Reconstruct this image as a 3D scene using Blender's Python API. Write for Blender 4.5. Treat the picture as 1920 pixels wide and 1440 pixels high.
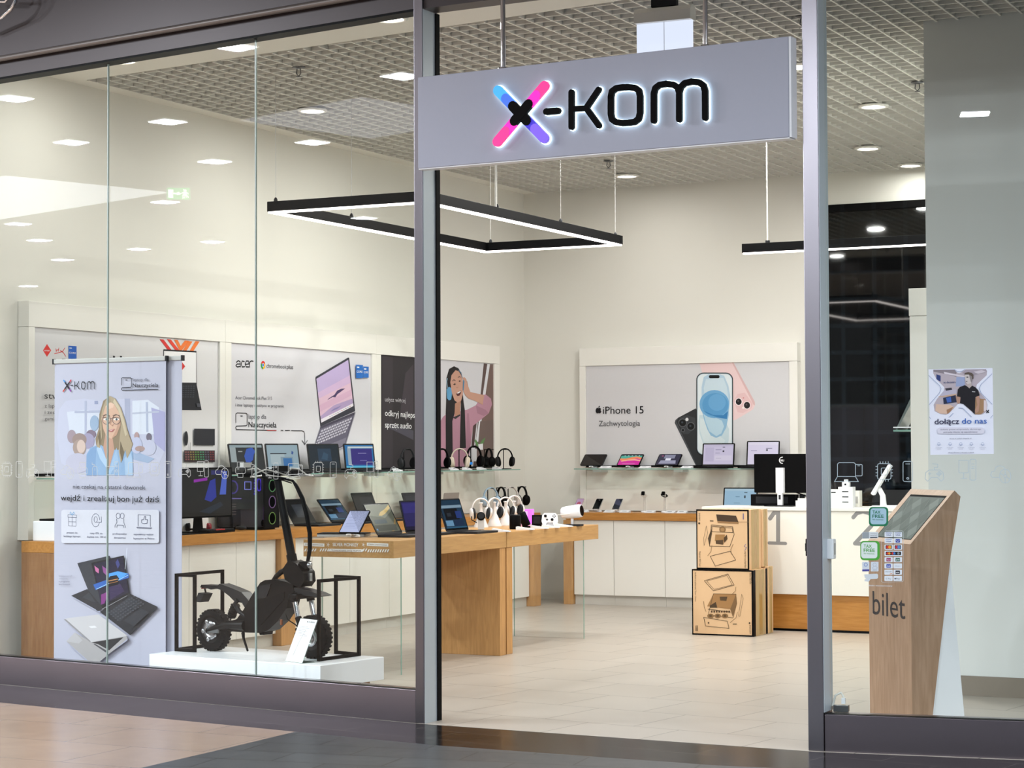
import bpy, math, random
from mathutils import Vector as V, Matrix as M
C = bpy.context.scene
for o in list(bpy.data.objects): bpy.data.objects.remove(o)
random.seed(4)
PI = math.pi
# ------------------------------------------------------------------ camera
F, CAMZ = 3890.0, 1.55
_y, _p, _r = math.radians(26.5), math.radians(1.89), math.radians(-.25)
f_ = V((-math.sin(_y)*math.cos(_p), math.cos(_y)*math.cos(_p), math.sin(_p)))
_r0 = V((math.cos(_y), math.sin(_y), 0)); _u0 = _r0.cross(f_)
r_ = _r0*math.cos(_r)+_u0*math.sin(_r); u_ = -_r0*math.sin(_r)+_u0*math.cos(_r)
EYE = V((0, 0, CAMZ))
cd = bpy.data.cameras.new('camera'); cam = bpy.data.objects.new('camera', cd); C.collection.objects.link(cam)
cd.sensor_width = 36; cd.lens = F*36/1920; cd.clip_end = 200
cam.matrix_world = M(((r_.x, u_.x, -f_.x, 0), (r_.y, u_.y, -f_.y, 0), (r_.z, u_.z, -f_.z, CAMZ), (0, 0, 0, 1)))
C.camera = cam
# ------------------------------------------------------------------ world, exposure
w = bpy.data.worlds.new('world'); C.world = w; w.use_nodes = True
w.node_tree.nodes['Background'].inputs[0].default_value = (.80, .82, .88, 1)
w.node_tree.nodes['Background'].inputs[1].default_value = .18
C.view_settings.view_transform = 'Standard'; C.view_settings.look = 'None'
C.view_settings.exposure = 0.05; C.view_settings.gamma = 1.0; C.view_settings.use_curve_mapping = False
SHOP_W, FRONT_W, MALL_W = 33, 13, 215        # watts of the shop's, the window's and the mall's downlights
# ------------------------------------------------------------------ pixel -> place helpers (a ray met with a real plane)
def ray(x, y): return f_+r_*((x-960)/F)-u_*((y-720)/F)
def on(x, y, p0, n):
    p0 = V(p0)
    d = ray(x, y); n = V(n); return EYE+d*((V(p0)-EYE).dot(n)/d.dot(n))
def onX(x, y, v): return on(x, y, (v, 0, 0), (1, 0, 0))
def onY(x, y, v): return on(x, y, (0, v, 0), (0, 1, 0))
def onZ(x, y, v): return on(x, y, (0, 0, v), (0, 0, 1))
# ------------------------------------------------------------------ materials
def lin(h):
    if not isinstance(h, str): return tuple(h)+(1,)
    c = [int(h[i:i+2], 16)/255 for i in (0, 2, 4)]
    return tuple(x/12.92 if x <= .04045 else ((x+.055)/1.055)**2.4 for x in c)+(1,)
MT = {}
def mat(name, col, rough=.5, metal=0, emit=0, noise=.04, scale=6, spec=.5, ecol=None, coat=0):
    if name in MT: return MT[name]
    m = bpy.data.materials.new(name); m.use_nodes = True; nt = m.node_tree; b = nt.nodes['Principled BSDF']
    c = lin(col); b.inputs['Base Color'].default_value = c; b.inputs['Roughness'].default_value = rough
    b.inputs['Metallic'].default_value = metal; b.inputs['Specular IOR Level'].default_value = spec
    if coat: b.inputs['Coat Weight'].default_value = coat
    if emit:
        b.inputs['Emission Color'].default_value = lin(ecol) if ecol else c; b.inputs['Emission Strength'].default_value = emit
    if noise:
        tc = nt.nodes.new('ShaderNodeTexCoord'); nz = nt.nodes.new('ShaderNodeTexNoise'); mx = nt.nodes.new('ShaderNodeMixRGB')
        nz.inputs['Scale'].default_value = scale; nz.inputs['Detail'].default_value = 3
        mx.inputs[1].default_value = tuple(x*(1-noise) for x in c[:3])+(1,); mx.inputs[2].default_value = tuple(min(1, x*(1+noise)) for x in c[:3])+(1,)
        nt.links.new(tc.outputs['Object'], nz.inputs['Vector']); nt.links.new(nz.outputs[0], mx.inputs[0]); nt.links.new(mx.outputs[0], b.inputs['Base Color'])
    MT[name] = m; return m
def wood(name, c1, c2, rough=.45, stretch=(1, 1, 12), scale=5):
    m = bpy.data.materials.new(name); m.use_nodes = True; nt = m.node_tree; b = nt.nodes['Principled BSDF']
    tc = nt.nodes.new('ShaderNodeTexCoord'); mp = nt.nodes.new('ShaderNodeMapping'); nz = nt.nodes.new('ShaderNodeTexNoise'); cr = nt.nodes.new('ShaderNodeValToRGB')
    mp.inputs['Scale'].default_value = stretch; nz.inputs['Scale'].default_value = scale; nz.inputs['Detail'].default_value = 6; nz.inputs['Distortion'].default_value = .6
    cr.color_ramp.elements[0].color = lin(c1); cr.color_ramp.elements[0].position = .32; cr.color_ramp.elements[1].color = lin(c2); cr.color_ramp.elements[1].position = .68
    for a, c in ((tc.outputs['Object'], mp.inputs[0]), (mp.outputs[0], nz.inputs['Vector']), (nz.outputs[0], cr.inputs[0]), (cr.outputs[0], b.inputs['Base Color'])): nt.links.new(a, c)
    b.inputs['Roughness'].default_value = rough; MT[name] = m; return m
def tiles(name, c1, c2, grout, sx, sy, rz=0, rough=.3, gap=.004, offset=.5, noise=.12, nscale=2.5, rough2=None, loc=(0, 0, 0), spec=.5):
    m = bpy.data.materials.new(name); m.use_nodes = True; nt = m.node_tree; b = nt.nodes['Principled BSDF']
    tc = nt.nodes.new('ShaderNodeTexCoord'); mp = nt.nodes.new('ShaderNodeMapping'); br = nt.nodes.new('ShaderNodeTexBrick'); nz = nt.nodes.new('ShaderNodeTexNoise')
    mp.inputs['Rotation'].default_value = (0, 0, rz); mp.inputs['Location'].default_value = loc
    br.inputs['Color1'].default_value = lin(c1); br.inputs['Color2'].default_value = lin(c2); br.inputs['Mortar'].default_value = lin(grout)
    br.inputs['Scale'].default_value = 1; br.inputs['Brick Width'].default_value = sx; br.inputs['Row Height'].default_value = sy
    br.inputs['Mortar Size'].default_value = gap; br.inputs['Mortar Smooth'].default_value = .1; br.offset = offset
    nz.inputs['Scale'].default_value = nscale; nz.inputs['Detail'].default_value = 7; nz.inputs['Distortion'].default_value = 1.2
    mr = nt.nodes.new('ShaderNodeMapRange'); mr.inputs[3].default_value = 1-noise; mr.inputs[4].default_value = 1+noise
    mx = nt.nodes.new('ShaderNodeMixRGB'); mx.blend_type = 'MULTIPLY'; mx.inputs[0].default_value = 1
    for a, c in ((tc.outputs['Object'], mp.inputs[0]), (mp.outputs[0], br.inputs[0]), (tc.outputs['Object'], nz.inputs['Vector']), (nz.outputs[0], mr.inputs[0]), (br.outputs[0], mx.inputs[1]), (mr.outputs[0], mx.inputs[2]), (mx.outputs[0], b.inputs['Base Color'])): nt.links.new(a, c)
    b.inputs['Roughness'].default_value = rough; b.inputs['Specular IOR Level'].default_value = spec
    if rough2:
        m2 = nt.nodes.new('ShaderNodeMapRange'); m2.inputs[3].default_value = rough; m2.inputs[4].default_value = rough2
        nt.links.new(nz.outputs[0], m2.inputs[0]); nt.links.new(m2.outputs[0], b.inputs['Roughness'])
    MT[name] = m; return m
def brushed(name, col, rough=.3, stretch=(60, 60, 1)):
    m = bpy.data.materials.new(name); m.use_nodes = True; nt = m.node_tree; b = nt.nodes['Principled BSDF']
    b.inputs['Base Color'].default_value = lin(col); b.inputs['Metallic'].default_value = 1
    tc = nt.nodes.new('ShaderNodeTexCoord'); mp = nt.nodes.new('ShaderNodeMapping'); nz = nt.nodes.new('ShaderNodeTexNoise'); mr = nt.nodes.new('ShaderNodeMapRange')
    mp.inputs['Scale'].default_value = stretch; nz.inputs['Scale'].default_value = 4; mr.inputs[3].default_value = rough-.02; mr.inputs[4].default_value = rough+.03
    for a, c in ((tc.outputs['Object'], mp.inputs[0]), (mp.outputs[0], nz.inputs['Vector']), (nz.outputs[0], mr.inputs[0]), (mr.outputs[0], b.inputs['Roughness'])): nt.links.new(a, c)
    MT[name] = m; return m
def glass(name, tint=(.97, .985, .975), base=.04, edge=None, power=5):
    m = bpy.data.materials.new(name); m.use_nodes = True; nt = m.node_tree; nt.nodes.remove(nt.nodes['Principled BSDF'])
    out = nt.nodes['Material Output']; tr = nt.nodes.new('ShaderNodeBsdfTransparent'); gl = nt.nodes.new('ShaderNodeBsdfGlossy'); mx = nt.nodes.new('ShaderNodeMixShader')
    lw = nt.nodes.new('ShaderNodeLayerWeight'); lw.inputs[0].default_value = .5
    pw = nt.nodes.new('ShaderNodeMath'); pw.operation = 'POWER'; pw.inputs[1].default_value = power
    ma = nt.nodes.new('ShaderNodeMath'); ma.operation = 'MULTIPLY_ADD'; ma.inputs[1].default_value = 1-base; ma.inputs[2].default_value = base
    tr.inputs[0].default_value = tuple(tint)+(1,); gl.inputs['Roughness'].default_value = 0; gl.inputs[0].default_value = (1, 1, 1, 1)
    for a, c in ((lw.outputs['Facing'], pw.inputs[0]), (pw.outputs[0], ma.inputs[0]), (ma.outputs[0], mx.inputs[0]), (tr.outputs[0], mx.inputs[1]), (gl.outputs[0], mx.inputs[2]), (mx.outputs[0], out.inputs[0])): nt.links.new(a, c)
    MT[name] = m; return m
def emitm(name, col, s):
    m = bpy.data.materials.new(name); m.use_nodes = True; nt = m.node_tree; nt.nodes.remove(nt.nodes['Principled BSDF'])
    e = nt.nodes.new('ShaderNodeEmission'); e.inputs[0].default_value = lin(col); e.inputs[1].default_value = s
    nt.links.new(e.outputs[0], nt.nodes['Material Output'].inputs[0]); MT[name] = m; return m
_pal = {}
def col(h, rough=.55, emit=0):                       # flat printed ink or screen pixel colour
    k = (h, rough, emit)
    if k not in _pal: _pal[k] = mat('ink_%s_%d_%d' % (h, rough*100, emit*100), h, rough, emit=emit, noise=.015, scale=30, spec=.3)
    return _pal[k]
def scr(h, e=.8):                                    # lit screen colour
    k = (h, 's', e)
    if k not in _pal:
        _pal[k] = mat('screen_%s_%d' % (h, e*100), '0a0a0c', .18, emit=e, ecol=h, noise=0, spec=.35)
    return _pal[k]
# ------------------------------------------------------------------ mesh builder
def wm(o):
    m = o.matrix_basis.copy()
    while o.parent: o = o.parent; m = o.matrix_basis @ m
    return m
class MB:
    def __init__(s): s.v, s.f, s.m, s.sm, s.mats = [], [], [], [], []
    def add(s, vs, fs, mt, mx=None, smooth=False):
        if mt not in s.mats: s.mats.append(mt)
        k, i = len(s.v), s.mats.index(mt)
        s.v += [tuple(mx @ V(p)) if mx else tuple(p) for p in vs]
        for f in fs: s.f.append([k+j for j in f]); s.m.append(i); s.sm.append(smooth)
        return s
    def bx(s, x0, x1, y0, y1, z0, z1, mt, mx=None):
        return s.add([(x, y, z) for z in (z0, z1) for y in (y0, y1) for x in (x0, x1)],
                     [(0, 2, 3, 1), (4, 5, 7, 6), (0, 1, 5, 4), (2, 6, 7, 3), (0, 4, 6, 2), (1, 3, 7, 5)], mt, mx)
    def box(s, c, d, mt, mx=None):
        return s.bx(c[0]-d[0]/2, c[0]+d[0]/2, c[1]-d[1]/2, c[1]+d[1]/2, c[2]-d[2]/2, c[2]+d[2]/2, mt, mx)
    def prism(s, poly, h0, h1, mt, mx=None, smooth=False):
        n = len(poly)
        s.add([(x, y, h0) for x, y in poly]+[(x, y, h1) for x, y in poly], [tuple(range(n))[::-1], tuple(range(n, 2*n))], mt, mx)
        return s.add([(x, y, h0) for x, y in poly]+[(x, y, h1) for x, y in poly], [(i, (i+1) % n, n+(i+1) % n, n+i) for i in range(n)], mt, mx, smooth)
    def tube(s, pts, r, mt, seg=8, mx=None, closed=False, flat=1.0):
        pts = [V(p) for p in pts]; n = len(pts); rs = r if isinstance(r, (list, tuple)) else [r]*n; vs = []; prev = None
        for i, p in enumerate(pts):
            a = pts[(i-1) % n] if (i or closed) else p; b = pts[(i+1) % n] if (i < n-1 or closed) else p
            t = (b-a).normalized()
            if prev is None:
                ref = V((0, 0, 1)) if abs(t.z) < .9 else V((1, 0, 0)); e = t.cross(ref).normalized()
            else: e = (prev-t*prev.dot(t)).normalized()
            prev = e; g = t.cross(e)
            for k in range(seg):
                an = 2*PI*k/seg; vs.append(p+(e*math.cos(an)+g*math.sin(an)*flat)*rs[i])
        fs = [(i*seg+k, i*seg+(k+1) % seg, ((i+1) % n)*seg+(k+1) % seg, ((i+1) % n)*seg+k) for i in range(n if closed else n-1) for k in range(seg)]
        s.add(vs, fs, mt, mx, seg > 5)
        if not closed: s.add(vs[:seg], [tuple(range(seg))[::-1]], mt, mx); s.add(vs[-seg:], [tuple(range(seg))], mt, mx)
        return s
    def lathe(s, prof, mt, seg=20, mx=None, smooth=True):
        vs = [(r*math.cos(2*PI*k/seg), r*math.sin(2*PI*k/seg), z) for r, z in prof for k in range(seg)]; n = len(prof)
        fs = [(i*seg+k, i*seg+(k+1) % seg, (i+1)*seg+(k+1) % seg, (i+1)*seg+k) for i in range(n-1) for k in range(seg)]
        s.add(vs, fs, mt, mx, smooth)
        if prof[0][0] > 1e-6: s.add(vs[:seg], [tuple(range(seg))[::-1]], mt, mx)
        if prof[-1][0] > 1e-6: s.add(vs[-seg:], [tuple(range(seg))], mt, mx)
        return s
    def ball(s, c, r, mt, seg=14, mx=None):
        r = r if isinstance(r, (tuple, list)) else (r, r, r)
        pr = [(math.sin(PI*i/8), -math.cos(PI*i/8)) for i in range(9)]; pr[0] = (0, -1); pr[-1] = (0, 1)
        m2 = M.Translation(c) @ M.Diagonal((r[0], r[1], r[2], 1)); return s.lathe(pr, mt, seg, (mx @ m2) if mx else m2)
    def build(s, name, parent=None, bevel=0, world=False, seg=2):
        me = bpy.data.meshes.new(name)
        vs = s.v
        if world and parent is not None:
            iv = wm(parent).inverted(); vs = [tuple(iv @ V(p)) for p in vs]
        me.from_pydata(vs, [], s.f)
        for t in s.mats: me.materials.append(t)
        me.polygons.foreach_set('material_index', s.m); me.polygons.foreach_set('use_smooth', s.sm); me.update()
        o = bpy.data.objects.new(name, me); C.collection.objects.link(o)
        if parent is not None: o.parent = parent
        if bevel:
            b = o.modifiers.new('bevel', 'BEVEL'); b.width = bevel; b.segments = seg; b.limit_method = 'ANGLE'; b.angle_limit = math.radians(40)
        return o
def tag(o, label, cat, group=None, kind=None):
    o['label'] = label; o['category'] = cat
    if group: o['group'] = group
    if kind: o['kind'] = kind
    return o
def thing(name, label, cat, loc=(0, 0, 0), rz=0, group=None):
    o = bpy.data.objects.new(name, None); C.collection.objects.link(o); o.empty_display_size = .05
    o.location = loc; o.rotation_euler = (0, 0, rz); o.matrix_basis = M.Translation(loc) @ M.Rotation(rz, 4, 'Z')
    return tag(o, label, cat, group)
def struct(o, label=None, cat=None):
    o['kind'] = 'structure'
    if label: o['label'] = label
    if cat: o['category'] = cat
    return o
def dup(root, loc, rz, label, group=None):
    def cp(o, par):
        c = o.copy(); C.collection.objects.link(c)
        if par is not None: c.parent = par
        for ch in [x for x in bpy.data.objects if x.parent == o]: cp(ch, c)
        return c
    r = cp(root, None); r.location = loc; r.rotation_euler = (0, 0, rz); r['label'] = label
    if group: r['group'] = group
    return r
def RX(a): return M.Rotation(a, 4, 'X')
def RY(a): return M.Rotation(a, 4, 'Y')
def RZ(a): return M.Rotation(a, 4, 'Z')
def T(*p): return M.Translation(p)
def rr(w, h, r, n=5, cx=0, cy=0):
    out = []
    for sx, sy, a0 in ((1, 1, 0), (-1, 1, 90), (-1, -1, 180), (1, -1, 270)):
        for i in range(n+1):
            a = math.radians(a0+90*i/n); out.append((cx+sx*(w/2-r)+r*math.cos(a), cy+sy*(h/2-r)+r*math.sin(a)))
    return out
def el(rx, ry, n=20, cx=0, cy=0): return [(cx+rx*math.cos(2*PI*i/n), cy+ry*math.sin(2*PI*i/n)) for i in range(n)]
def arc(cx, cy, r, a0, a1, n=10, ry=None):
    ry = ry or r
    return [(cx+r*math.cos(math.radians(a0+(a1-a0)*i/n)), cy+ry*math.sin(math.radians(a0+(a1-a0)*i/n))) for i in range(n+1)]
_tx = {}
def text_mesh(st, off=0.0):
    k = (st, off)
    if k not in _tx:
        cu = bpy.data.curves.new('lettering', 'FONT'); cu.body = st; cu.size = 1; cu.offset = off; cu.resolution_u = 3
        ob = bpy.data.objects.new('lettering', cu); C.collection.objects.link(ob)
        dg = bpy.context.evaluated_depsgraph_get(); me = bpy.data.meshes.new_from_object(ob.evaluated_get(dg))
        vs = [(v.co.x, v.co.y) for v in me.vertices]; fs = [tuple(p.vertices) for p in me.polygons]
        bpy.data.objects.remove(ob); bpy.data.curves.remove(cu); bpy.data.meshes.remove(me); _tx[k] = (vs, fs)
    return _tx[k]
CAPH = .729
class Art:                                            # flat printing on a plane: u to the right, v up, n towards the viewer
    def __init__(s, o, u, v=(0, 0, 1), eps=.00012, px=True, base=.0006):
        s.o, s.u, s.v = V(o), V(u).normalized(), V(v).normalized(); s.n = s.u.cross(s.v); s.mb = MB(); s.k = 0; s.eps = eps; s.px = px; s.base = base
    def q(s, x, y):
        if not s.px: return (x, y)
        p = on(x, y, s.o, s.n)-s.o; return (p.dot(s.u), p.dot(s.v))
    def L(s, a, b, h=0): return s.o+s.u*a+s.v*b+s.n*(s.base+s.k*s.eps+h)
    def poly(s, pts, mt):
        s.k += 1; q = [s.q(*p) for p in pts]
        s.mb.add([s.L(*p) for p in q], [tuple(range(len(q)))], mt); return s
    def rect(s, x0, y0, x1, y1, mt): return s.poly([(x0, y0), (x0, y1), (x1, y1), (x1, y0)], mt)
    def ell(s, x, y, rx, ry, mt, n=20): return s.poly(el(rx, ry, n, x, y), mt)
    def ms(s, x, y):                                   # metres per pixel here
        if not s.px: return 1
        a, b = s.q(x, y), s.q(x, y-10); return math.hypot(a[0]-b[0], a[1]-b[1])/10
    def stroke(s, pts, wd, mt, closed=False, h=0):
        s.k += 1; q = [s.q(*p) for p in pts]; r = wd*s.ms(*pts[0])/2; n = len(q)
        for i in range(n if closed else n-1):
            a, b = q[i], q[(i+1) % n]; d = math.hypot(b[0]-a[0], b[1]-a[1])
            if d < 1e-9: continue
            an = math.atan2(b[1]-a[1], b[0]-a[0])
            pl = arc(a[0], a[1], r, math.degrees(an)+90, math.degrees(an)+270, 6)+arc(b[0], b[1], r, math.degrees(an)-90, math.degrees(an)+90, 6)
            m = len(pl)
            z = (i % 5)*.00002
            if not h: s.mb.add([s.L(p[0], p[1], z) for p in pl], [tuple(range(m))], mt)
            else:
                s.mb.add([s.L(*p) for p in pl]+[s.L(p[0], p[1], h+z) for p in pl], [tuple(range(m))[::-1], tuple(range(m, 2*m))]+[(j, (j+1) % m, m+(j+1) % m, m+j) for j in range(m)], mt)
        return s
    def text(s, st, x0, y0, x1, y1, h, mt, off=0.0):
        vs, fs = text_mesh(st); W = max(v[0] for v in vs); X0 = min(v[0] for v in vs)
        a, b = s.q(x0, y0), s.q(x1, y1); hh = h*s.ms(x0, y0)/CAPH
        for sx, sy in (((0, 0),) if off <= 0 else ((-off*.8, 0), (off*.8, 0), (0, off*.5), (0, -off*.5))):   # bold: the letters laid over each other, a hair apart
            s.k += 1
            s.mb.add([s.L(a[0]+(b[0]-a[0])*(x-X0)/(W-X0)+sx*hh, a[1]+(b[1]-a[1])*(x-X0)/(W-X0)+y*hh+sy*hh) for x, y in vs], fs, mt)
        return s
    def build(s, name, parent=None): return s.mb.build(name, parent, world=True)
    def part(s, name, parent):
        s.mb.build(name, parent, world=True); s.mb = MB()
# ================================================================== materials of the place
CEIL, XL, YB = 4.31, -9.75, 19.85
m_wall = mat('wall_paint', 'e4e2da', .7, noise=.015, scale=2, spec=.2)
m_white = mat('white_laminate', 'efede6', .35, noise=.01, spec=.4)
m_white2 = mat('white_gloss', 'f4f6fa', .3, noise=.01)
m_grey = mat('light_grey_plastic', 'b9b8b6', .4)
m_blk = mat('black_plastic', '050506', .5, noise=.1, spec=.09)
m_blk2 = mat('black_gloss', '060607', .12, noise=.05)
m_dk = mat('dark_grey_plastic', '232427', .5, spec=.2)
m_mid = mat('mid_grey_metal', '6c6e70', .35, metal=.8)
m_steel = brushed('brushed_steel', '8d898f', .3, (220, 220, .8))
m_sill = brushed('brushed_steel_sill', '8b8288', .33, (1.2, 40, 40))
m_chrome = mat('chrome', 'd8d8dc', .06, metal=1, noise=0)
m_fascia = mat('fascia_metal', '3f3839', .42, metal=.35, noise=.03, scale=3)
m_ridge = mat('fascia_trim', '6e6763', .4, metal=.3)
m_rubber = mat('black_rubber', '070708', .7, spec=.1)
m_oak = wood('oak_veneer', 'ba8a52', 'cb9a60', .42, (14, 14, 1.3), 4)
m_oakh = wood('oak_worktop', 'b0752f', 'c48943', .38, (14, 1.2, 14), 4)
m_oakx = wood('oak_worktop_across', 'b0752f', 'c48943', .38, (1.2, 14, 14), 4)
m_oakt = wood('oak_table', 'b48850', 'c4985f', .4, (14, 1.2, 14), 4)
m_oakd = wood('oak_dark', '8a5f38', '9c7048', .45, (12, 12, 1.2), 4)
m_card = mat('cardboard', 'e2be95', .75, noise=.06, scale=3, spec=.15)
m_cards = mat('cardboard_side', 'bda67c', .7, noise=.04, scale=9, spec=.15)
m_glass = glass('window_glass', base=.013)
m_shelf = glass('shelf_glass', (.86, .95, .91), .06)
m_green = mat('glass_edge', '7fa79a', .2, noise=0)
m_grout = mat('seal', '8b9a95', .3)
m_ceilw = mat('ceiling_white', 'e6e4dc', .7, noise=.01, spec=.2)
m_grid = mat('ceiling_lamella', 'e3e1da', .55, noise=.02, spec=.3)
m_plen = mat('plenum', '45443f', .9)
# ================================================================== lamps
def downlight(x, y, z, label, group, W, name='recessed_downlight', r=.095, colr=(1, .985, .95), square=False):
    t = thing(name, label, 'ceiling light', (x, y, z), 0, group)
    if square:
        MB().prism(rr(2*r+.05, 2*r+.05, .01), -.012, .0, m_white).build('trim_ring', t)
        MB().prism(rr(2*r, 2*r, .005), -.02, -.0125, emitm_mall).build('diffuser', t)
    else:
        MB().lathe([(r+.025, .0), (r+.025, -.012), (r, -.016), (r, -.002)], m_white, 24).build('trim_ring', t)
        MB().lathe([(.001, -.006), (r-.002, -.006), (r-.002, -.009), (.001, -.009)], emitm_shop, 24).build('diffuser', t)
    l = bpy.data.lights.new('lamp', 'AREA'); l.shape = 'SQUARE' if square else 'DISK'; l.size = 2*r; l.energy = W; l.spread = math.radians(180); l.color = colr
    o = bpy.data.objects.new('lamp', l); C.collection.objects.link(o); o.parent = t; o.location = (0, 0, -.024)
    return t
emitm_shop = emitm('lamp_lens_warm', (1, .93, .84), 9); emitm_mall = emitm('lamp_lens_cool', (.95, .97, 1), 14)
SHOPL = [((1175, 329), 'glowing round downlight in the grid ceiling above the hanging square lamp'),
         ((586, 206), 'round downlight in the grid ceiling seen through the left glass'),
         ((1638, 198), 'round downlight in the grid ceiling, uppermost of the three left of the pillar'),
         ((1627, 277), 'round downlight in the grid ceiling, middle one of the three left of the pillar'),
         ((1707, 309), 'round downlight nearest the back wall, close beside the pale pillar'),
         ((1500, 123), 'round downlight peeking out at the right end of the shop sign'),
         ((985, 210), None), ((1200, 190), None), ((1385, 250), None), ((800, 250), None)]  # unlabelled entries: extra lamps added out of sight to light the shop
for (px, py), lb in SHOPL:
    p = onZ(px, py, CEIL-.01)
    near = min(p.x-XL, YB-p.y)
    downlight(p.x, p.y, CEIL-.01, lb or 'added round downlight in the grid ceiling hidden behind the shop sign or post', 'downlights in the grid ceiling', SHOP_W*(.15 if near < .6 else .24 if near < 1.3 else .65 if near < 1.9 else 1.5))
for (px, py), lb in (((228, 112), 'bright downlight in the plain white ceiling strip at the left window seam'), ((730, 33), 'bright downlight in the plain white ceiling strip beside the steel post')):
    p = onZ(px, py, CEIL)
    downlight(p.x, p.y, CEIL, lb, 'downlights over the window display', FRONT_W)
# mirrored mall lamps on a two-metre grid; the rest added as unseen fill light
MZ = 5.0
for i, (x, y) in enumerate([(-10.94, 8.03), (-11.0, 6.1), (-14.45, 8.05), (-16.5, 6.1), (-14.6, 6.15), (-14.7, 4.15), (-16.65, 4.05), (-20.3, 2.2), (-24, 2.25), (-25.85, .75),
                            (-28.5, -1.35), (-26, -1.25), (-24.2, -1.45), (-33.9, -3.95), (-19.95, -1.06), (-1.98, -.17), (-8, 3), (-5.5, 3), (-8, -1), (-5, -1), (-10, -4.5), (-6, -4.5), (1.5, 3), (1.5, -1), (4, 3), (4, 7), (4, -4), (1.8, 7)]):
    downlight(x, y, MZ, 'square white downlight in the corridor ceiling mirrored in the shop glass' if i < 16 else 'added square white downlight in the corridor ceiling above and behind the viewer', 'corridor downlights', MALL_W, 'square_downlight', .14, (.87, .93, 1), True)
# ================================================================== floors
def poly_slab(name, pts, z0, z1, mt): return struct(MB().prism(pts, z0, z1, mt).build(name))
m_shopfloor = tiles('shop_floor_tile', 'b1a99e', 'b7afa4', '7a736a', .6, .6, math.radians(8), .33, .004, .5, .05, 1.2, loc=(.12, .1, 0), spec=.4)
m_slate = tiles('slate_tile', '35373a', '404346', '191a1c', .6, .3, -.14, .3, .006, .5, .14, 3, .42, spec=.14)
m_strip = tiles('dark_slate_strip', '191615', '221e1d', '4a4541', .6, .3, .15, .14, .004, .5, .2, 2.2, .2, spec=.04)
m_beige = tiles('beige_stone_tile', '947f6f', '9a8575', '766a60', .9, .6, 0, .2, .004, .5, .1, 2.2, .3, spec=.22)
FL = [(-9.95, 11.143), (-5.81, 10.448), (-3.4, 10.33), (3.5, 11.36)]
poly_slab('floor', FL+[(3.5, 20.1), (-9.95, 20.1)], -.06, 0, m_shopfloor)
b1 = [(-16, 11.36), (-8.698, 10.243), (-6.277, 9.862), (-5.3, 9.72), (-3.7, 9.68), (3.5, 10.7)]
poly_slab('floor_corridor_strip', [(-16, 12.16)]+FL+b1[::-1], -.06, -.001, m_strip)
poly_slab('floor_corridor_beige', [(-45, 16), (-16, 11.36), (-8.698, 10.243), (-6.277, 9.862), (-6.255, 9.0), (-6.2, -14), (-45, -14)], -.06, -.001, m_beige)
poly_slab('floor_corridor_slate', [(-6.277, 9.862), (-5.3, 9.72), (-3.7, 9.68), (3.5, 10.7), (12, 10.7), (12, -14), (-6.2, -14), (-6.255, 9.0)], -.06, -.001, m_slate)
# ================================================================== walls and ceiling
def sbox(name, x0, x1, y0, y1, z0, z1, mt, bevel=0): return struct(MB().bx(x0, x1, y0, y1, z0, z1, mt).build(name, None, bevel))
sbox('wall_left', XL-.2, XL, 11.13, 20.05, 0, CEIL+.4, m_wall)
m_nightgl = mat('dark_window', '040506', .03, noise=0, spec=.75)
WX = -6.47
sbox('wall_back', XL, WX, YB, YB+.2, 0, CEIL+.4, m_wall)
sbox('wall_back_lintel', WX, -3.55, YB, YB+.2, 4.0, CEIL+.4, m_wall)
wn = struct(bpy.data.objects.new('window_3', None)); C.collection.objects.link(wn)
wn['label'] = 'tall dark window in the back wall mirroring the shop lights'
MB().bx(WX, -3.56, YB+.03, YB+.05, 0, 4.0, m_nightgl).build('pane', wn)
fr = MB()
fr.bx(WX, -3.56, YB-.01, YB+.06, 3.93, 4.0, m_blk).bx(WX, WX+.05, YB-.01, YB+.06, 0, 3.93, m_blk)
fr.build('frame', wn)
sbox('wall_right', -3.55, 3.5, 13.09, 20.05, 0, CEIL+.4, mat('pillar_paint', 'dcdfdc', .6, noise=.01, spec=.3))
sbox('baseboard_right', -3.56, 3.5, 13.075, 13.09, 0, .125, mat('taupe_skirting', '877d70', .5))
GX0, GY = -9.6, lambda x: 12.23-.141*(x+9.6)
poly_slab('ceiling', [(XL, 11.13), (-5.8, 10.47), (-3.4, 10.36), (3.5, 11.4), (3.5, GY(0)-.5), (0, GY(0)), (GX0, GY(GX0)), (GX0, YB), (XL, YB)], CEIL, CEIL+.06, m_ceilw)
struct(MB().prism([(GX0, 11.25), (-5.9, 10.8), (-3.4, 10.6), (3.5, 11.6), (3.5, YB), (GX0, YB)], CEIL+.2, CEIL+.24, m_plen).bx(GX0-.01, GX0, 12.2, YB, CEIL+.05, CEIL+.2, m_plen).build('ceiling_plenum'))
g = MB(); P = .136; i = 0
while GX0+.02+P*i < -.6:
    x = GX0+.012+P*i; g.bx(x, x+.013, GY(x)+.01, YB-.03, CEIL-.005, CEIL+.055, m_grid); i += 1
y = YB-.05
while y > 10.95:
    x0 = max(GX0+.01, (12.23-y)/.141-9.6+.03)
    if x0 < -.7: g.bx(x0, -.6, y, y+.012, CEIL-.004, CEIL+.054, m_grid)
    y -= P
struct(g.build('ceiling_grid'), 'white open-cell grid ceiling over the shop', 'ceiling')
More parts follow.
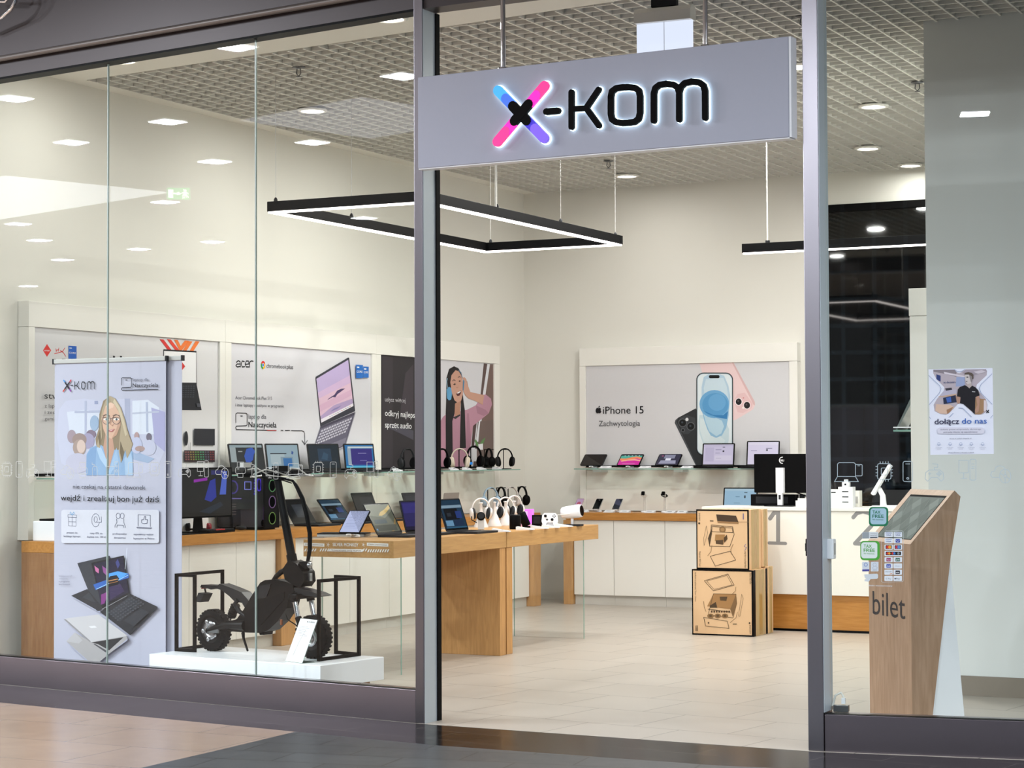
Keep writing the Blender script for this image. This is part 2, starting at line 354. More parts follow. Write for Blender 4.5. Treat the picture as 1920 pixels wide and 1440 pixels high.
# corridor shell (seen mirrored in the panes)
sbox('ceiling_corridor', -45, 12, -14, 10.2, MZ, MZ+.1, mat('corridor_ceiling', 'b5b3b0', .8, noise=.02))
m_blocks = tiles('glass_block_wall', '2a2420', '241f1d', '6d808e', .42, .36, 0, .3, .03, 0, .1, 3)
m_blocks.node_tree.nodes['Mapping'].inputs['Rotation'].default_value = (PI/2, 0, 0)
sbox('wall_corridor', -14, 12, -7.2, -7, 0, MZ, m_blocks)
sk = emitm('skylight_panel', (.9, .93, 1), 9)
for (x0, x1, y0, y1, s) in ((-24.5, -19.3, 2.8, 5.25, 1), (-14.0, -12.05, 3.9, 5.7, .5)):
    t = thing('ceiling_skylight', 'bright corridor ceiling panel mirrored in the %s glass pane' % ('left' if s == 1 else 'middle'), 'skylight', (x0, y0, MZ-.03), 0)
    MB().bx(0, x1-x0, 0, y1-y0, 0, .015, sk if s == 1 else emitm('skylight_panel_dim', (.85, .86, 1), 5)).build('diffuser', t)
    b = MB(); b.bx(-.06, 0, -.06, y1-y0+.06, 0, .03, m_white).bx(x1-x0, x1-x0+.06, -.06, y1-y0+.06, 0, .03, m_white).bx(0, x1-x0, -.06, 0, 0, .03, m_white).bx(0, x1-x0, y1-y0, y1-y0+.06, 0, .03, m_white); b.build('frame', t)
EXP, EXA = V((-14.96, 5.76, 4.23)), math.radians(126)
t = thing('exit_sign', 'small green running-man exit sign hung in the corridor, mirrored in the glass', 'sign', EXP, EXA)
MB().bx(-.125, .125, -.02, .02, 0, .15, m_white).build('housing', t)
eu = V((math.cos(EXA), math.sin(EXA), 0)); a = Art(EXP+V((eu.y, -eu.x, 0))*.021, eu, px=False)
gr_, wh_ = scr('2fae62', 14), scr('f4fff6', 26); k_ = .62
sc_ = lambda *p: [(x*k_, y*k_) for x, y in p]
a.poly(sc_((-.19, .01), (.19, .01), (.19, .21), (-.19, .21)), gr_); a.poly(sc_((.10, .04), (.16, .04), (.16, .18), (.10, .18)), wh_); a.stroke(sc_((-.02, .11), (.07, .11)), .012, wh_); a.stroke(sc_((.01, .135), (-.02, .11), (.01, .085)), .01, wh_)
a.ell(-.105*k_, .17*k_, .01, .01, wh_)
for pl_ in (((-.11, .14), (-.12, .1), (-.15, .05)), ((-.12, .1), (-.08, .08), (-.085, .04)), ((-.15, .115), (-.11, .14), (-.07, .115))): a.stroke(sc_(*pl_), .011, wh_)
a.build('sign_face', t)
MB().tube([(0, 0, .15), (0, 0, MZ-4.24)], .006, m_grey).build('hanging_rod', t)
# ================================================================== shop front
LRZ = math.atan2(-.665, 3.96)
w1 = thing('window_1', 'tall frameless glass shop window in three panes on a steel sill', 'window', (-5.84, 10.453, 0), LRZ); struct(w1)
SEAM = [-4.15, -2.62, -1.304, -.002]
for x0, x1 in zip(SEAM, SEAM[1:]): MB().bx(x0+.004, x1-.004, .06, .072, .192, 4.118, m_glass).build('pane', w1)
for x in SEAM[1:3]: MB().bx(x-.004, x+.004, .06, .071, .192, 4.118, m_grout).build('seal', w1)
MB().bx(-4.3, 0, 0, .13, 0, .188, m_sill).bx(-4.3, 0, .003, .057, .188, .1905, m_blk).build('sill', w1, .003)
MB().bx(-4.3, 0, 0, .13, 4.125, 4.2505, m_fascia).bx(-4.3, 0, .004, .12, 4.112, 4.125, m_blk).build('top_rail', w1)
w2 = thing('window_2', 'tall glass pane with decals and stickers right of the entrance', 'window', (-3.366, 10.355, 0), math.radians(8.56)); struct(w2)
MB().bx(.02, 3.4, .06, .072, .192, 4.118, m_glass).build('pane', w2)
MB().bx(0, 3.4, 0, .13, 0, .19, m_sill).bx(0, 3.4, .003, .057, .19, .193, m_blk).build('sill', w2, .003)
MB().bx(0, 3.4, 0, .13, 4.12, 4.2, m_fascia).build('top_rail', w2)
struct(MB().bx(-5.84, -5.782, 10.452, 10.64, 0, 4.6, m_steel).build('trim_1', None, .004))
m_post_glint = mat('post_side_glint', 'c3cdd4', .38, metal=.25, noise=.01)  # bright reflection on the post sides, put into paler added strips
struct(MB().bx(-5.7818, -5.7795, 10.458, 10.6, 0, 4.12, m_post_glint).build('trim_glint_1'))
struct(MB().bx(-3.3698, -3.3675, 10.354, 10.498, .2, 4.118, m_post_glint).build('trim_glint_2'))
struct(MB().bx(-5.782, -5.772, 10.6, 10.645, 0, 4.12, m_rubber).build('trim_3'))
struct(MB().bx(-3.455, -3.37, 10.35, 10.5, 0, 4.6, m_steel).build('trim_2', None, .004))
t = thing('wall_front', 'brown-grey metal fascia above the shop window', 'fascia', (-5.84, 10.453, 0), LRZ); struct(t)
MB().bx(-9, .02, -.05, .12, 4.255, 5.25, m_fascia).build('panel', t)
MB().tube([(-9, -.045, 4.24), (.02, -.045, 4.24)], .02, m_ridge, 10).build('trim', t)
t = thing('wall_front', 'dark metal fascia above the entrance', 'fascia', (-5.8, 10.47, 0), math.radians(-3.1)); struct(t)
MB().bx(0, 2.42, 0, .15, 4.125, 5.2, m_fascia).build('panel', t)
t = thing('wall_front', 'metal fascia above the right glass', 'fascia', (-3.39, 10.35, 0), math.radians(8.56)); struct(t)
MB().bx(0, 5, -.05, .12, 4.22, 5.2, m_fascia).build('panel', t)
# chrome arm in the top left corner
t = thing('chrome_bracket', 'curved chrome bracket arm on the brown fascia, top left corner', 'bracket', (0, 0, 0))
q = lambda x, y: on(x, y, (-5.84, 10.25, 0), (-.166, -.986, 0))
MB().tube([q(-60, 60), q(-20, 42), q(4, 32), q(20, 18), q(29, 2), q(30, -30)], .013, m_chrome, 12).build('arm', t, world=True)
MB().tube([q(-30, 2), q(10, 3), q(16, -4), q(18, -30)], .01, m_chrome, 12).build('inner_arm', t, world=True)
MB().tube([q(30, -30), q(30, -30)+V((.05, .3, 0))], .012, m_chrome, 10).build('mount', t, world=True)
# ================================================================== hanging lamps
m_led = emitm('led_strip', (1, .90, .86), 7)
def bar(t, p0, p1, nm='bar', W=.055, Hh=.085):
    p0, p1 = V(p0), V(p1); d = (p1-p0); L = d.length; mx = M.Translation(p0) @ RZ(math.atan2(d.y, d.x))
    o = MB().bx(-W/2, L+W/2, -W/2, W/2, .012, Hh, m_blk, mx).build(nm, t, .002)
    MB().bx(-W/2+.008, L+W/2-.008, -W/2+.006, W/2-.006, 0, .014, m_led, mx).build('light_strip', o)
LZ = 3.3
t = thing('pendant_lamp', 'large black rectangular pendant frame with glowing underside', 'lamp', (-8.29, 12.72, LZ), 0)
WL, DL = 1.27, 3.4
bar(t, (0, 0, 0), (WL, 0, 0)); bar(t, (0, .06, 0), (0, DL-.06, 0)); bar(t, (WL, .06, 0), (WL, DL-.06, 0)); bar(t, (0, DL, 0), (WL, DL, 0))
for (x, y) in ((.03, 0), (WL-.03, 0), (0, DL*.33), (WL, DL*.33), (0, DL*.66), (WL, DL*.66), (WL-.03, DL), (.05, DL)):
    b = MB().tube([(x, y, .085), (x, y, CEIL-LZ)], .0022, m_grey, 5).lathe([(.014, .085), (.014, .1), (.006, .115)], m_dk, 10, T(x, y, 0)); b.build('suspension_wire', t)
MB().tube([(WL, 1.1, .09), (WL-.01, 1.12, .3), (WL-.01, 1.12, CEIL-LZ)], .008, m_white, 8).build('power_cable', t)
t = thing('pendant_lamp', 'black linear pendant bar hanging above the cash desk', 'lamp', (-6.2, 17.0, 3.262), 0)
bar(t, (0, 0, 0), (2.45, 0, 0), 'bar', .055, .09)
for x in (.2, 2.2): MB().tube([(x, 0, .09), (x, 0, CEIL-3.262)], .006, m_white, 6).lathe([(.02, .09), (.02, .11)], m_dk, 10, T(x, 0, 0)).build('suspension_cable', t)
# sprinklers
for (px, py), lb in (((560, 130), 'small sprinkler head in the grid ceiling behind the left glass'), ((1141, 305), 'small sprinkler head below the sign, left of a downlight'), ((1505, 36), 'small sprinkler head in the ceiling beside the right steel post'), ((1720, 158), 'small sprinkler head in the ceiling left of the pale pillar')):
    p = onZ(px, py, CEIL-.02); t = thing('sprinkler', lb, 'sprinkler', (p.x, p.y, CEIL-.02), 0, 'ceiling sprinklers')
    MB().lathe([(.001, .02), (.045, .02), (.05, .012), (.02, .004), (.001, .004)], m_mid, 14).build('escutcheon', t)
    MB().tube([(-.014, 0, .004), (-.018, 0, -.03), (0, 0, -.05), (.018, 0, -.03), (.014, 0, .004)], .004, m_mid, 6).lathe([(.022, -.052), (.022, -.056), (.001, -.056)], m_mid, 12).build('deflector', t)
# emergency light box
t = thing('emergency_light', 'white box light with lit panel hung from the ceiling above the shop sign', 'light box', (-4.88, 11.5, 3.93), math.radians(2))
MB().prism([(-.05, 0), (.05, 0), (.05, .06), (.035, .085), (0, .095), (-.035, .085), (-.05, .06)], 0, .36, m_white, T(0, 0, .2) @ M(((0, 0, 1, 0), (1, 0, 0, 0), (0, 1, 0, 0), (0, 0, 0, 1)))).build('housing', t)
MB().bx(.004, .356, -.012, .012, -.05, .2, scr('dfe8fb', 1.0)).bx(.178, .181, -.0125, .0125, -.05, .2, m_grey).build('lit_panel', t)
MB().bx(.1, .26, -.02, .02, .295, .38, m_dk).build('mount', t)
# ================================================================== shop sign
SU = V((.9983, -.0585, 0)); SP = V((-5.78, 10.395, 3.184))
srz = math.atan2(SU.y, SU.x)
t = thing('shop_sign', 'long grey hanging shop sign with backlit black lettering over the entrance', 'sign', SP, srz)
m_board = mat('sign_board', 'aaadbd', .4, metal=0, noise=.015, scale=40)
MB().bx(0, 2.285, .0, .085, 0, .527, m_board).build('board', t, .003)
MB().bx(2.285, 2.297, .004, .081, 0, .527, m_white2).bx(0, 2.285, .006, .079, -.006, 0, m_white2).build('edge_trim', t)
for nm, x in (('hanging_rod', .545), ('hanging_rod', 1.795)):
    MB().tube([(x, .04, .527), (x, .04, 1.1)], .014, m_chrome, 14).lathe([(.03, .527), (.03, .535), (.014, .54)], m_chrome, 16, T(x, .04, 0)).build(nm, t)
Q = lambda x, y: (780+x/2.4, y/2.4)
m_letter = mat('sign_black', '060506', .6, noise=0, spec=.08)
_O = [Q(*p) for p in ((888, 440), (893, 415), (912, 401), (940, 397), (968, 396), (997, 399), (1014, 412), (1019, 435), (1019, 512), (1013, 538), (995, 552), (968, 556), (938, 557), (910, 553), (893, 540), (888, 516))]
_M = [Q(*p) for p in ((1081, 547), (1081, 425), (1088, 400), (1106, 386), (1138, 381), (1170, 385), (1189, 399), (1195, 420), (1195, 541))]
_M2 = [Q(*p) for p in ((1195, 420), (1202, 395), (1220, 378), (1252, 371), (1284, 374), (1304, 389), (1311, 412), (1312, 534))]
_KOM = [([Q(598, 506), Q(649, 502)], 12.5), ([Q(711, 419), Q(711, 575)], 11), ([Q(711, 494), Q(777, 490)], 10.5), ([Q(833, 407), Q(777, 490), Q(834, 568)], 11), (_M, 11.5), (_M2, 11.5)]
XA, XB = [Q(381, 411), Q(590, 626)], [Q(591, 391), Q(380, 641)]
def lp(a, b, f): return (a[0]+(b[0]-a[0])*f, a[1]+(b[1]-a[1])*f)
halo = emitm('sign_halo', (.72, .93, 1), 3.2)
ah = Art(SP, SU, base=.008); ah.eps = 0
for pts, wd in _KOM+[(XA, 19.5), (XB, 19.5)]: ah.stroke(pts, wd+3.2, halo, h=.006)
ah.stroke(_O, 14.2, halo, True, h=.006)
ah.build('backlight', t)
al = Art(SP, SU, base=.016); al.eps = .0001
for pts, wd in _KOM: al.stroke(pts, wd, m_letter, h=.02)
al.stroke(_O, 11.5, m_letter, True, h=.02); al.build('lettering', t)
ax = Art(SP, SU, base=.016); ax.eps = .0006
for (A, B), cols in ((XA, (('42aef0', 0, .3), ('3f6fe0', .17, .32), ('3525c8', .62, .86), ('7a5ae0', .80, 1))), (XB, (('ff2f8e', 0, .3), ('ff16c0', .17, .32), ('ff16c0', .66, .84), ('ff2f8e', .82, 1)))):
    for c, f0, f1 in cols: ax.stroke([lp(A, B, f0), lp(A, B, f1)], 19, mat('sign_colour_'+c, c, .4, emit=.55, noise=0), h=.02)
ax.k += 2
for A, B in (XA, XB): ax.stroke([lp(A, B, .33), lp(A, B, .63)], 19, m_letter, h=.02)
ax.build('emblem', t)
ab = MB()                                             # the same lettering faces into the shop on the back of the board
back = Art(SP+V((0, 0, 0))+SU.cross(V((0, 0, 1)))*-.086, -SU, px=False); cx_ = 2.285
def mir(p):
    d = on(p[0], p[1], SP, SU.cross(V((0, 0, 1))))-SP; return (d.dot(SU)-cx_, d.z)
for pts, wd in _KOM+[(XA, 19), (XB, 19)]: back.stroke([mir(p) for p in pts], wd/350, m_letter)
back.stroke([mir(p) for p in _O], 11.5/350, m_letter, True)
back.build('back_lettering', t)
# ================================================================== wall display units
def PX(sc, ox, oy):
    def f(*a): return [(ox+a[i]/sc, oy+a[i+1]/sc) for i in range(0, len(a), 2)]
    return f
yl = lambda px, py=640: onX(px, py, -9.65).y
xb = lambda px, py=660: onY(px, py, 19.75).x
ink_k, ink_w = col('141318'), col('f3f3f5')
def frame_unit(label, axis, e0, e1, p0, p1, zt, zh, rz):
    """a white wall frame: header, two uprights and a back panel; local x runs along the wall, local -y faces the room"""
    loc = (-9.65, e0, 0) if axis == 'Y' else (e0, 19.75, 0)
    t = thing('wall_display', label, 'wall display', loc, rz, 'white display frames on the walls')
    L, a, b = e1-e0, p0-e0, p1-e0
    MB().bx(.001, L-.001, 0, .098, zt, zh, m_white).build('header', t, .002)
    MB().bx(.001, a, 0, .098, .942, zt-.002, m_white).build('upright', t, .002)
    MB().bx(b, L-.001, 0, .098, .942, zt-.002, m_white).build('upright', t, .002)
    MB().bx(a+.001, b-.001, .012, .098, .942, 1.36, m_white).build('back_panel', t, .002)
    MB().bx(a+.001, b-.001, .004, .098, 1.395, 1.412, m_blk).build('shadow_rail', t)
    MB().bx(a+.001, b-.001, .012, .098, 1.362, 1.393, m_white).build('rail', t)
    return t
ZT, ZH = 2.462, 2.645
Ye = [yl(54, 600), yl(423), yl(706), yl(937)]; Yp = [(yl(65.5), yl(412.5)), (yl(434), yl(698)), (yl(714.5), yl(927))]
for i, lb in enumerate(('white wall frame around the gaming poster, behind the roll-up banners', 'white wall frame around the tilted laptop poster', 'white wall frame around the headphone poster, beside the corner')):
    frame_unit(lb, 'Y', Ye[i], Ye[i+1], Yp[i][0], Yp[i][1], ZT, ZH, PI/2)
Xe = (xb(1086), xb(1495)); Xp = (xb(1097.3), xb(1479.3))
frame_unit('white wall frame around the phone poster on the back wall', 'X', Xe[0], Xe[1], Xp[0], Xp[1], 2.45, 2.635, 0)
def poster(label, loc, rz, w, z0, z1, bg):
    t = thing('poster', label, 'poster', loc, rz, 'posters in the wall frames')
    MB().bx(.002, w-.002, 0, .012, z0, z1, bg).build('panel', t); return t
PXL = -9.668
# --- gaming poster
t = poster('pale grey gaming poster with orange chevrons, mostly hidden behind the banners', (PXL, Yp[0][0], 0), PI/2, Yp[0][1]-Yp[0][0], 1.413, ZT-.001, col('dcdbdd'))
a = Art((PXL, 0, 0), (0, 1, 0)); f = PX(4, 0, 560); P1 = lambda x, y: f(x, y)[0]
a.poly(f(352, 340, 322, 388, 352, 436, 383, 388), col('e0342f')); a.text('omen', *P1(330, 395), *P1(373, 395), 4, ink_w)
red, org = col('d8342f'), col('ee7a35')
a.stroke(f(408, 412, 440, 405, 470, 395, 486, 370), 1.4, red); a.stroke(f(452, 388, 475, 405, 492, 432), 1.4, red); a.stroke(f(418, 375, 422, 398), 1.2, red); a.stroke(f(440, 370, 437, 395), 1.2, red); a.stroke(f(420, 388, 440, 382), 1.2, red)
blu = col('1d5fc0'); a.poly(f(512, 353, 512, 450, 573, 454, 573, 357), blu); a.text('CORE', *P1(517, 412), *P1(567, 415), 3.6, ink_w); a.stroke(f(520, 370, 536, 371), 1.5, ink_w)
for k, (x, c) in enumerate(((1195, 'd8302f'), (1250, 'e2442f'))): a.poly(f(x, 304, x+62, 384, x+92, 386, x+30, 306), col(c))
a.poly(f(1305, 308, 1345, 388, 1362, 389, 1415, 316, 1385, 314, 1354, 355, 1332, 311), org)
for x in (1412, 1465): a.poly(f(x, 318, x-44, 391, x-16, 393, x+30, 322), org)
a.part('logo', t)
a.stroke(f(1226, 640, 1226, 383, 1470, 396, 1472, 640), 1.6, ink_k); a.stroke(f(1228, 388, 1468, 400), 2.4, ink_k)
a.poly(f(1228, 392, 1228, 640, 1469, 640, 1469, 404), ink_w)
a.poly(f(1228, 628, 1180, 835, 1510, 836, 1470, 630), col('24252b'))
for r in range(6):
    for c in range(12): a.poly(f(*sum(([1235+c*19+dx-(r*2), 652+r*16+dy] for dx, dy in ((0, 0), (-1, 9), (13, 9), (13, 0))), [])), col('3d3f48'))
a.poly(f(1465, 785, 1470, 812, 1500, 812, 1490, 785), col('4b4d56')); a.poly(f(1345, 460, 1345, 550, 1380, 508), red)
a.part('laptop_picture', t)
a.poly(el(15/4, 55/4, 20, 1387/4, 560+1048/4), col('202127')); a.poly(f(1447, 975, 1447, 1098, 1602, 1100, 1602, 977), col('2a2a30'))
a.poly(f(1372, 1137, 1372, 1225, 1602, 1225, 1602, 1138), col('3a2b30')); a.stroke(f(1418, 1080, 1418, 1137), 1, ink_k)
for r in range(4):
    for c in range(12):
        cc = ('8a5a5a', '8a7a4a', '5a8a4a', '4a8a6a', '5a5a6a', '7a3a40')[min(5, c//2)]
        a.poly(f(*sum(([1378+c*18.5+dx, 1146+r*18+dy] for dx, dy in ((0, 0), (0, 10), (12, 10), (12, 0))), [])), col(cc))
a.part('keyboard_picture', t)
a.text('stwórz', *P1(318, 750), *P1(545, 758), 12.5, ink_k)
for st, y, x1 in (('z laptopem', 816, 500), ('i zestawem', 864, 510), ('gamingowym', 912, 520)): a.text(st, *P1(320, y), *P1(x1, y+4), 7, col('55565c'))
a.poly(f(832, 428, 832, 520, 848, 520, 848, 430), ink_k); a.poly(f(884, 429, 884, 520, 900, 520, 900, 430), ink_k)
a.build('lettering', t)
# --- laptop poster
t = poster('pale grey poster of a tilted silver laptop with a purple sunset screen', (PXL, Yp[1][0], 0), PI/2, Yp[1][1]-Yp[1][0], 1.413, ZT-.001, col('d9d8de'))
a = Art((PXL, 0, 0), (0, 1, 0)); f = PX(4, 400, 600); P1 = lambda x, y: f(x, y)[0]
a.stroke(f(172, 318, 186, 305, 200, 312, 203, 352), 2.3, ink_k); a.stroke(f(200, 330, 178, 330, 168, 342, 178, 352, 200, 349), 2.3, ink_k)
a.stroke(f(232, 312, 216, 308, 208, 330, 216, 352, 234, 350), 2.3, ink_k); a.stroke(f(240, 332, 266, 330, 263, 308, 246, 308, 238, 330, 246, 352, 266, 352), 2.3, ink_k); a.stroke(f(272, 353, 272, 316, 284, 307, 298, 310), 2.3, ink_k)
a.stroke(f(327, 312, 327, 374), .5, col('b8b8bc'))
cx, cy = P1(372, 338)
a.poly([(cx, cy)]+[(cx+17/4*math.cos(math.radians(q)), cy-31/4*math.sin(math.radians(q))) for q in range(30, 151, 15)], col('d93025'))
a.poly([(cx, cy)]+[(cx+17/4*math.cos(math.radians(q)), cy-31/4*math.sin(math.radians(q))) for q in range(150, 271, 15)], col('2f9e4f'))
a.poly([(cx, cy)]+[(cx+17/4*math.cos(math.radians(q)), cy-31/4*math.sin(math.radians(q))) for q in range(-90, 31, 15)], col('f3b81f'))
a.ell(cx, cy, 2, 3.7, ink_w); a.ell(cx, cy, 1.55, 2.9, col('2f6fd0'))
dg = col('3d3d45'); a.text('chromebook', *P1(398, 358), *P1(547, 366), 8.3, dg); a.text('plus', *P1(551, 366), *P1(597, 369), 8.3, dg, .012)
a.text('Acer Chromebook Plus 515', *P1(163, 594), *P1(438, 599), 6.4, col('6a6a72')); a.text('i inne laptopy dostępne w programie', *P1(163, 648), *P1(528, 656), 6.4, col('6a6a72'))
a.stroke(f(167, 770, 167, 705, 176, 697, 244, 699, 252, 707, 252, 786, 244, 793, 172, 796, 166, 806, 172, 822, 470, 829), 1.7, ink_k); a.stroke(f(203, 720, 216, 720), 1.7, ink_k)
a.text('laptop dla', *P1(262, 740), *P1(395, 742), 9, col('6a6a72')); a.text('Nauczyciela', *P1(262, 804), *P1(472, 806), 11, ink_k, .008); a.stroke(f(400, 828, 470, 829), 1.7, col('b03a3a'))
a.stroke(f(506, 828, 520, 829), 1.5, ink_k); a.stroke(f(536, 829, 570, 829), 1.5, ink_k); a.stroke(f(582, 830, 662, 831, 677, 836, 683, 852, 684, 932), 1.3, ink_k); a.stroke(f(663, 903, 684, 934, 703, 903), 1.3, ink_k)
a.part('lettering', t)
a.poly(f(764, 432, 768, 424, 1008, 281, 1016, 284, 1061, 684, 802, 797), col('3a3a44'))
a.poly(f(770, 441, 805, 771, 1047, 645, 1008, 299), col('e3c1d6'))
a.poly(f(770, 441, 781, 545, 1021, 415, 1008, 299), col('c3b1dc')); a.poly(f(781, 545, 786, 590, 1027, 470, 1021, 415), col('d6b9dd'))
a.poly(f(791, 640, 796, 690, 1038, 562, 1032, 520), col('dcb4cf')); a.poly(f(800, 722, 803, 752, 1045, 628, 1038, 590, 900, 640), col('b7a2cb')); a.poly(f(870, 690, 900, 665, 960, 640, 930, 665), col('8f86ba'))
a.poly(f(850, 602, 862, 588, 905, 560, 925, 530, 955, 516, 986, 513, 950, 540, 925, 558, 912, 580, 890, 578), col('4c3d66'))
a.poly(f(802, 745, 805, 771, 1047, 645, 1045, 624), col('ece6ef'))
for k in range(11): a.rect(*P1(868+k*15, 722-k*7.7), *P1(873+k*15, 728-k*7.7), col(('3a3a44', '5a8ac0', 'c06a5a', '4a9a6a')[k % 4]))
a.poly(f(802, 797, 748, 962, 905, 975, 985, 940, 1058, 690), col('6a6678')); a.poly(f(802, 797, 1058, 690, 1052, 712, 795, 818), col('4a4656'))
for r in range(5):
    for c in range(12):
        x0 = 806-r*12+c*19.5; y0 = 826+r*25-c*8.2-r*0.6
        a.poly(f(x0, y0, x0-5, y0+15, x0+10, y0+9, x0+14, y0-5), col('c9c6d4'))
a.poly(f(830, 945, 800, 955, 905, 970, 975, 935, 990, 880), col('827e8e')); a.poly(f(985, 940, 905, 975, 908, 984, 982, 948), col('b8b6c2')); a.poly(f(748, 962, 704, 1060, 735, 1030, 790, 965), col('2f2f38')); a.poly(f(1061, 684, 984, 938, 976, 944, 1050, 700), col('9c9aa8'))
a.part('laptop_picture', t)
for x0, y0, x1, y1 in ((1060, 336, 1112, 437), (1113, 349, 1155, 433)):
    a.poly(f(x0, y0, x0, y1, x1, y1, x1, y0+2), col('2a6fc4')); a.text('CORE', *P1(x0+4, (y0+y1)/2+8), *P1(x1-4, (y0+y1)/2+9), 4, ink_w, .01); a.stroke(f(x0+8, y0+18, x0+22, y0+19), 2, ink_w)
a.build('logo', t)
# --- headphone poster
t = poster('dark and pale poster of a laughing woman wearing blue headphones', (PXL, Yp[2][0], 0), PI/2, Yp[2][1]-Yp[2][0], 1.413, ZT-.001, col('2f2a2e'))
a = Art((PXL, 0, 0), (0, 1, 0)); P1 = lambda x, y: f(x, y)[0]
a.k += 0
a.poly(f(1268, 270, 1268, 1120, 1345, 1120, 1345, 276), col('3a3439')); a.poly(f(1440, 400, 1400, 700, 1450, 760, 1500, 700, 1500, 330), col('433b42')); a.poly(f(1290, 800, 1400, 850, 1500, 900, 1500, 830, 1400, 800, 1300, 770), col('4d4a55'))
a.text('usłysz więcej', *P1(1287, 610), *P1(1440, 619), 8.5, col('c9c7cc')); a.text('odkryj najlepszy', *P1(1287, 718), *P1(1545, 737), 11.5, ink_w, .012); a.text('sprzęt audio', *P1(1287, 806), *P1(1485, 816), 11.5, ink_w, .012)
a.part('lettering', t)
f = PX(6, 820, 660); P1 = lambda x, y: f(x, y)[0]
a.poly([(800, 672), (800, 883), (926.5, 882), (926.5, 682)], col('d5d5da'))
a.poly(f(520, 128, 400, 1300, 640, 1310, 640, 140), col('5d4a47')); a.poly(f(585, 135, 470, 1010, 640, 1010, 640, 140), col('766059')); a.poly(f(560, 133, 430, 1010, 460, 1010, 590, 136), col('dcdde2')); a.poly(f(480, 780, 640, 760, 640, 1300, 430, 1300), col('6e5d58'))
a.poly(f(400, 820, 380, 1060, 410, 1060, 440, 800), col('4f3c3b')); a.poly(f(415, 1000, 440, 1060, 500, 1070, 540, 960, 500, 990, 470, 1050, 430, 980), col('5e8a52')); a.poly(f(455, 1040, 470, 1100, 510, 1100, 510, 1030), col('e3e3e6')); a.poly(f(385, 1080, 380, 1230, 440, 1230, 440, 1090), col('d9d9dd'))
a.part('background_picture', t)
skin, hair = col('c79a86'), col('1c191c'); pink = col('b98a9c')
a.poly(f(185, 160, 130, 190, 100, 290, 95, 560, 90, 700, 95, 1300, 170, 1300, 190, 700, 260, 560, 270, 700, 250, 1200, 320, 1200, 300, 640, 285, 480, 265, 250, 240, 190), hair)
a.poly(f(20, 800, 60, 730, 95, 700, 330, 650, 430, 600, 500, 480, 545, 480, 600, 525, 612, 590, 575, 690, 500, 750, 400, 830, 375, 1010, 335, 1300, -10, 1310), pink)
a.poly(f(430, 600, 445, 690, 520, 720, 575, 690, 540, 650), col('a87a8c')); a.poly(f(330, 690, 320, 1000, 335, 1290, 380, 1000, 350, 690), col('a87a8c'))
a.poly(f(195, 580, 190, 720, 215, 735, 250, 700, 262, 540), col('b5866f')); a.poly(f(165, 735, 200, 755, 255, 715, 250, 700, 205, 722), col('332f33'))
a.poly(f(200, 205, 155, 260, 142, 340, 160, 460, 190, 545, 225, 570, 265, 545, 285, 470, 285, 340, 265, 260, 235, 215), skin)
a.poly(f(95, 560, 90, 760, 92, 1300, 172, 1300, 165, 780, 190, 690, 188, 620, 165, 560), hair); a.poly(f(262, 560, 255, 800, 250, 1080, 318, 1080, 305, 650, 285, 520), hair)
a.poly(f(190, 165, 130, 195, 105, 290, 140, 350, 155, 260, 200, 205, 240, 215, 268, 265, 262, 230, 230, 180), hair)
a.stroke(f(165, 328, 180, 312, 198, 322), 1.3, hair); a.stroke(f(228, 290, 240, 276, 256, 284), 1.3, hair)
a.poly(f(172, 365, 190, 352, 206, 360, 190, 374), col('3a2622')); a.poly(f(232, 328, 246, 318, 260, 324, 248, 338), col('3a2622')); a.stroke(f(205, 395, 218, 405, 230, 392), .8, col('a5705e'))
a.poly(f(205, 470, 235, 445, 262, 430, 262, 460, 245, 490, 220, 495), col('5a2a2a')); a.poly(f(212, 465, 235, 448, 258, 436, 255, 450, 232, 466), ink_w)
a.poly(f(100, 420, 104, 520, 125, 545, 150, 535, 160, 470, 150, 405, 125, 390), col('5f9fc8')); a.stroke(f(108, 400, 100, 330, 108, 300), 2, col('9ac4dc')); a.stroke(f(235, 205, 262, 235, 275, 290), 2.4, col('5c7a92'))
a.poly(f(285, 315, 280, 430, 305, 440, 325, 420, 318, 310), col('4d86aa')); a.poly(f(318, 315, 325, 440, 350, 420, 330, 330), col('2e3a44'))
a.poly(f(275, 290, 300, 283, 320, 305, 340, 380, 365, 450, 520, 485, 505, 595, 420, 550, 345, 525, 310, 490, 288, 440, 300, 330), skin)
a.build('woman_picture', t)
# --- phone poster on the back wall
f = PX(3.79, 1040, 620); P1 = lambda x, y: f(x, y)[0]
PYB = 19.768
t = poster('light grey poster of a blue phone between a black and a pink phone', (Xp[0], PYB, 0), 0, Xp[1]-Xp[0], 1.413, 2.449, col('d4d3d6'))
a = Art((0, PYB, 0), (1, 0, 0))
a.poly(f(1028, 228, 1270, 224, 1422, 505, 1424, 530, 1410, 560, 1290, 632, 1275, 636, 1150, 640), col('e9cdcd')); a.poly(f(1258, 224, 1270, 224, 1422, 505, 1424, 530, 1414, 528), col('d8b4b4'))
a.poly(f(1275, 500, 1300, 450, 1350, 440, 1410, 520, 1400, 550, 1340, 585, 1300, 580), col('e3bfc0'))
for x, y, r in ((1308, 505, 26), (1367, 530, 27)): a.ell(*P1(x, y), r/3.79, (r+2)/3.79, col('f3e3e3')); a.ell(*P1(x, y), (r-5)/3.79, (r-3)/3.79, col('1e1a1c')); a.ell(*P1(x-4, y-5), 1.6, 1.8, col('54484e'))
a.ell(*P1(1342, 478), 1.4, 1.4, col('d08a8a')); a.ell(*P1(1340, 548), 2, 2, col('f4e8e4'))
a.part('pink_phone_picture', t)
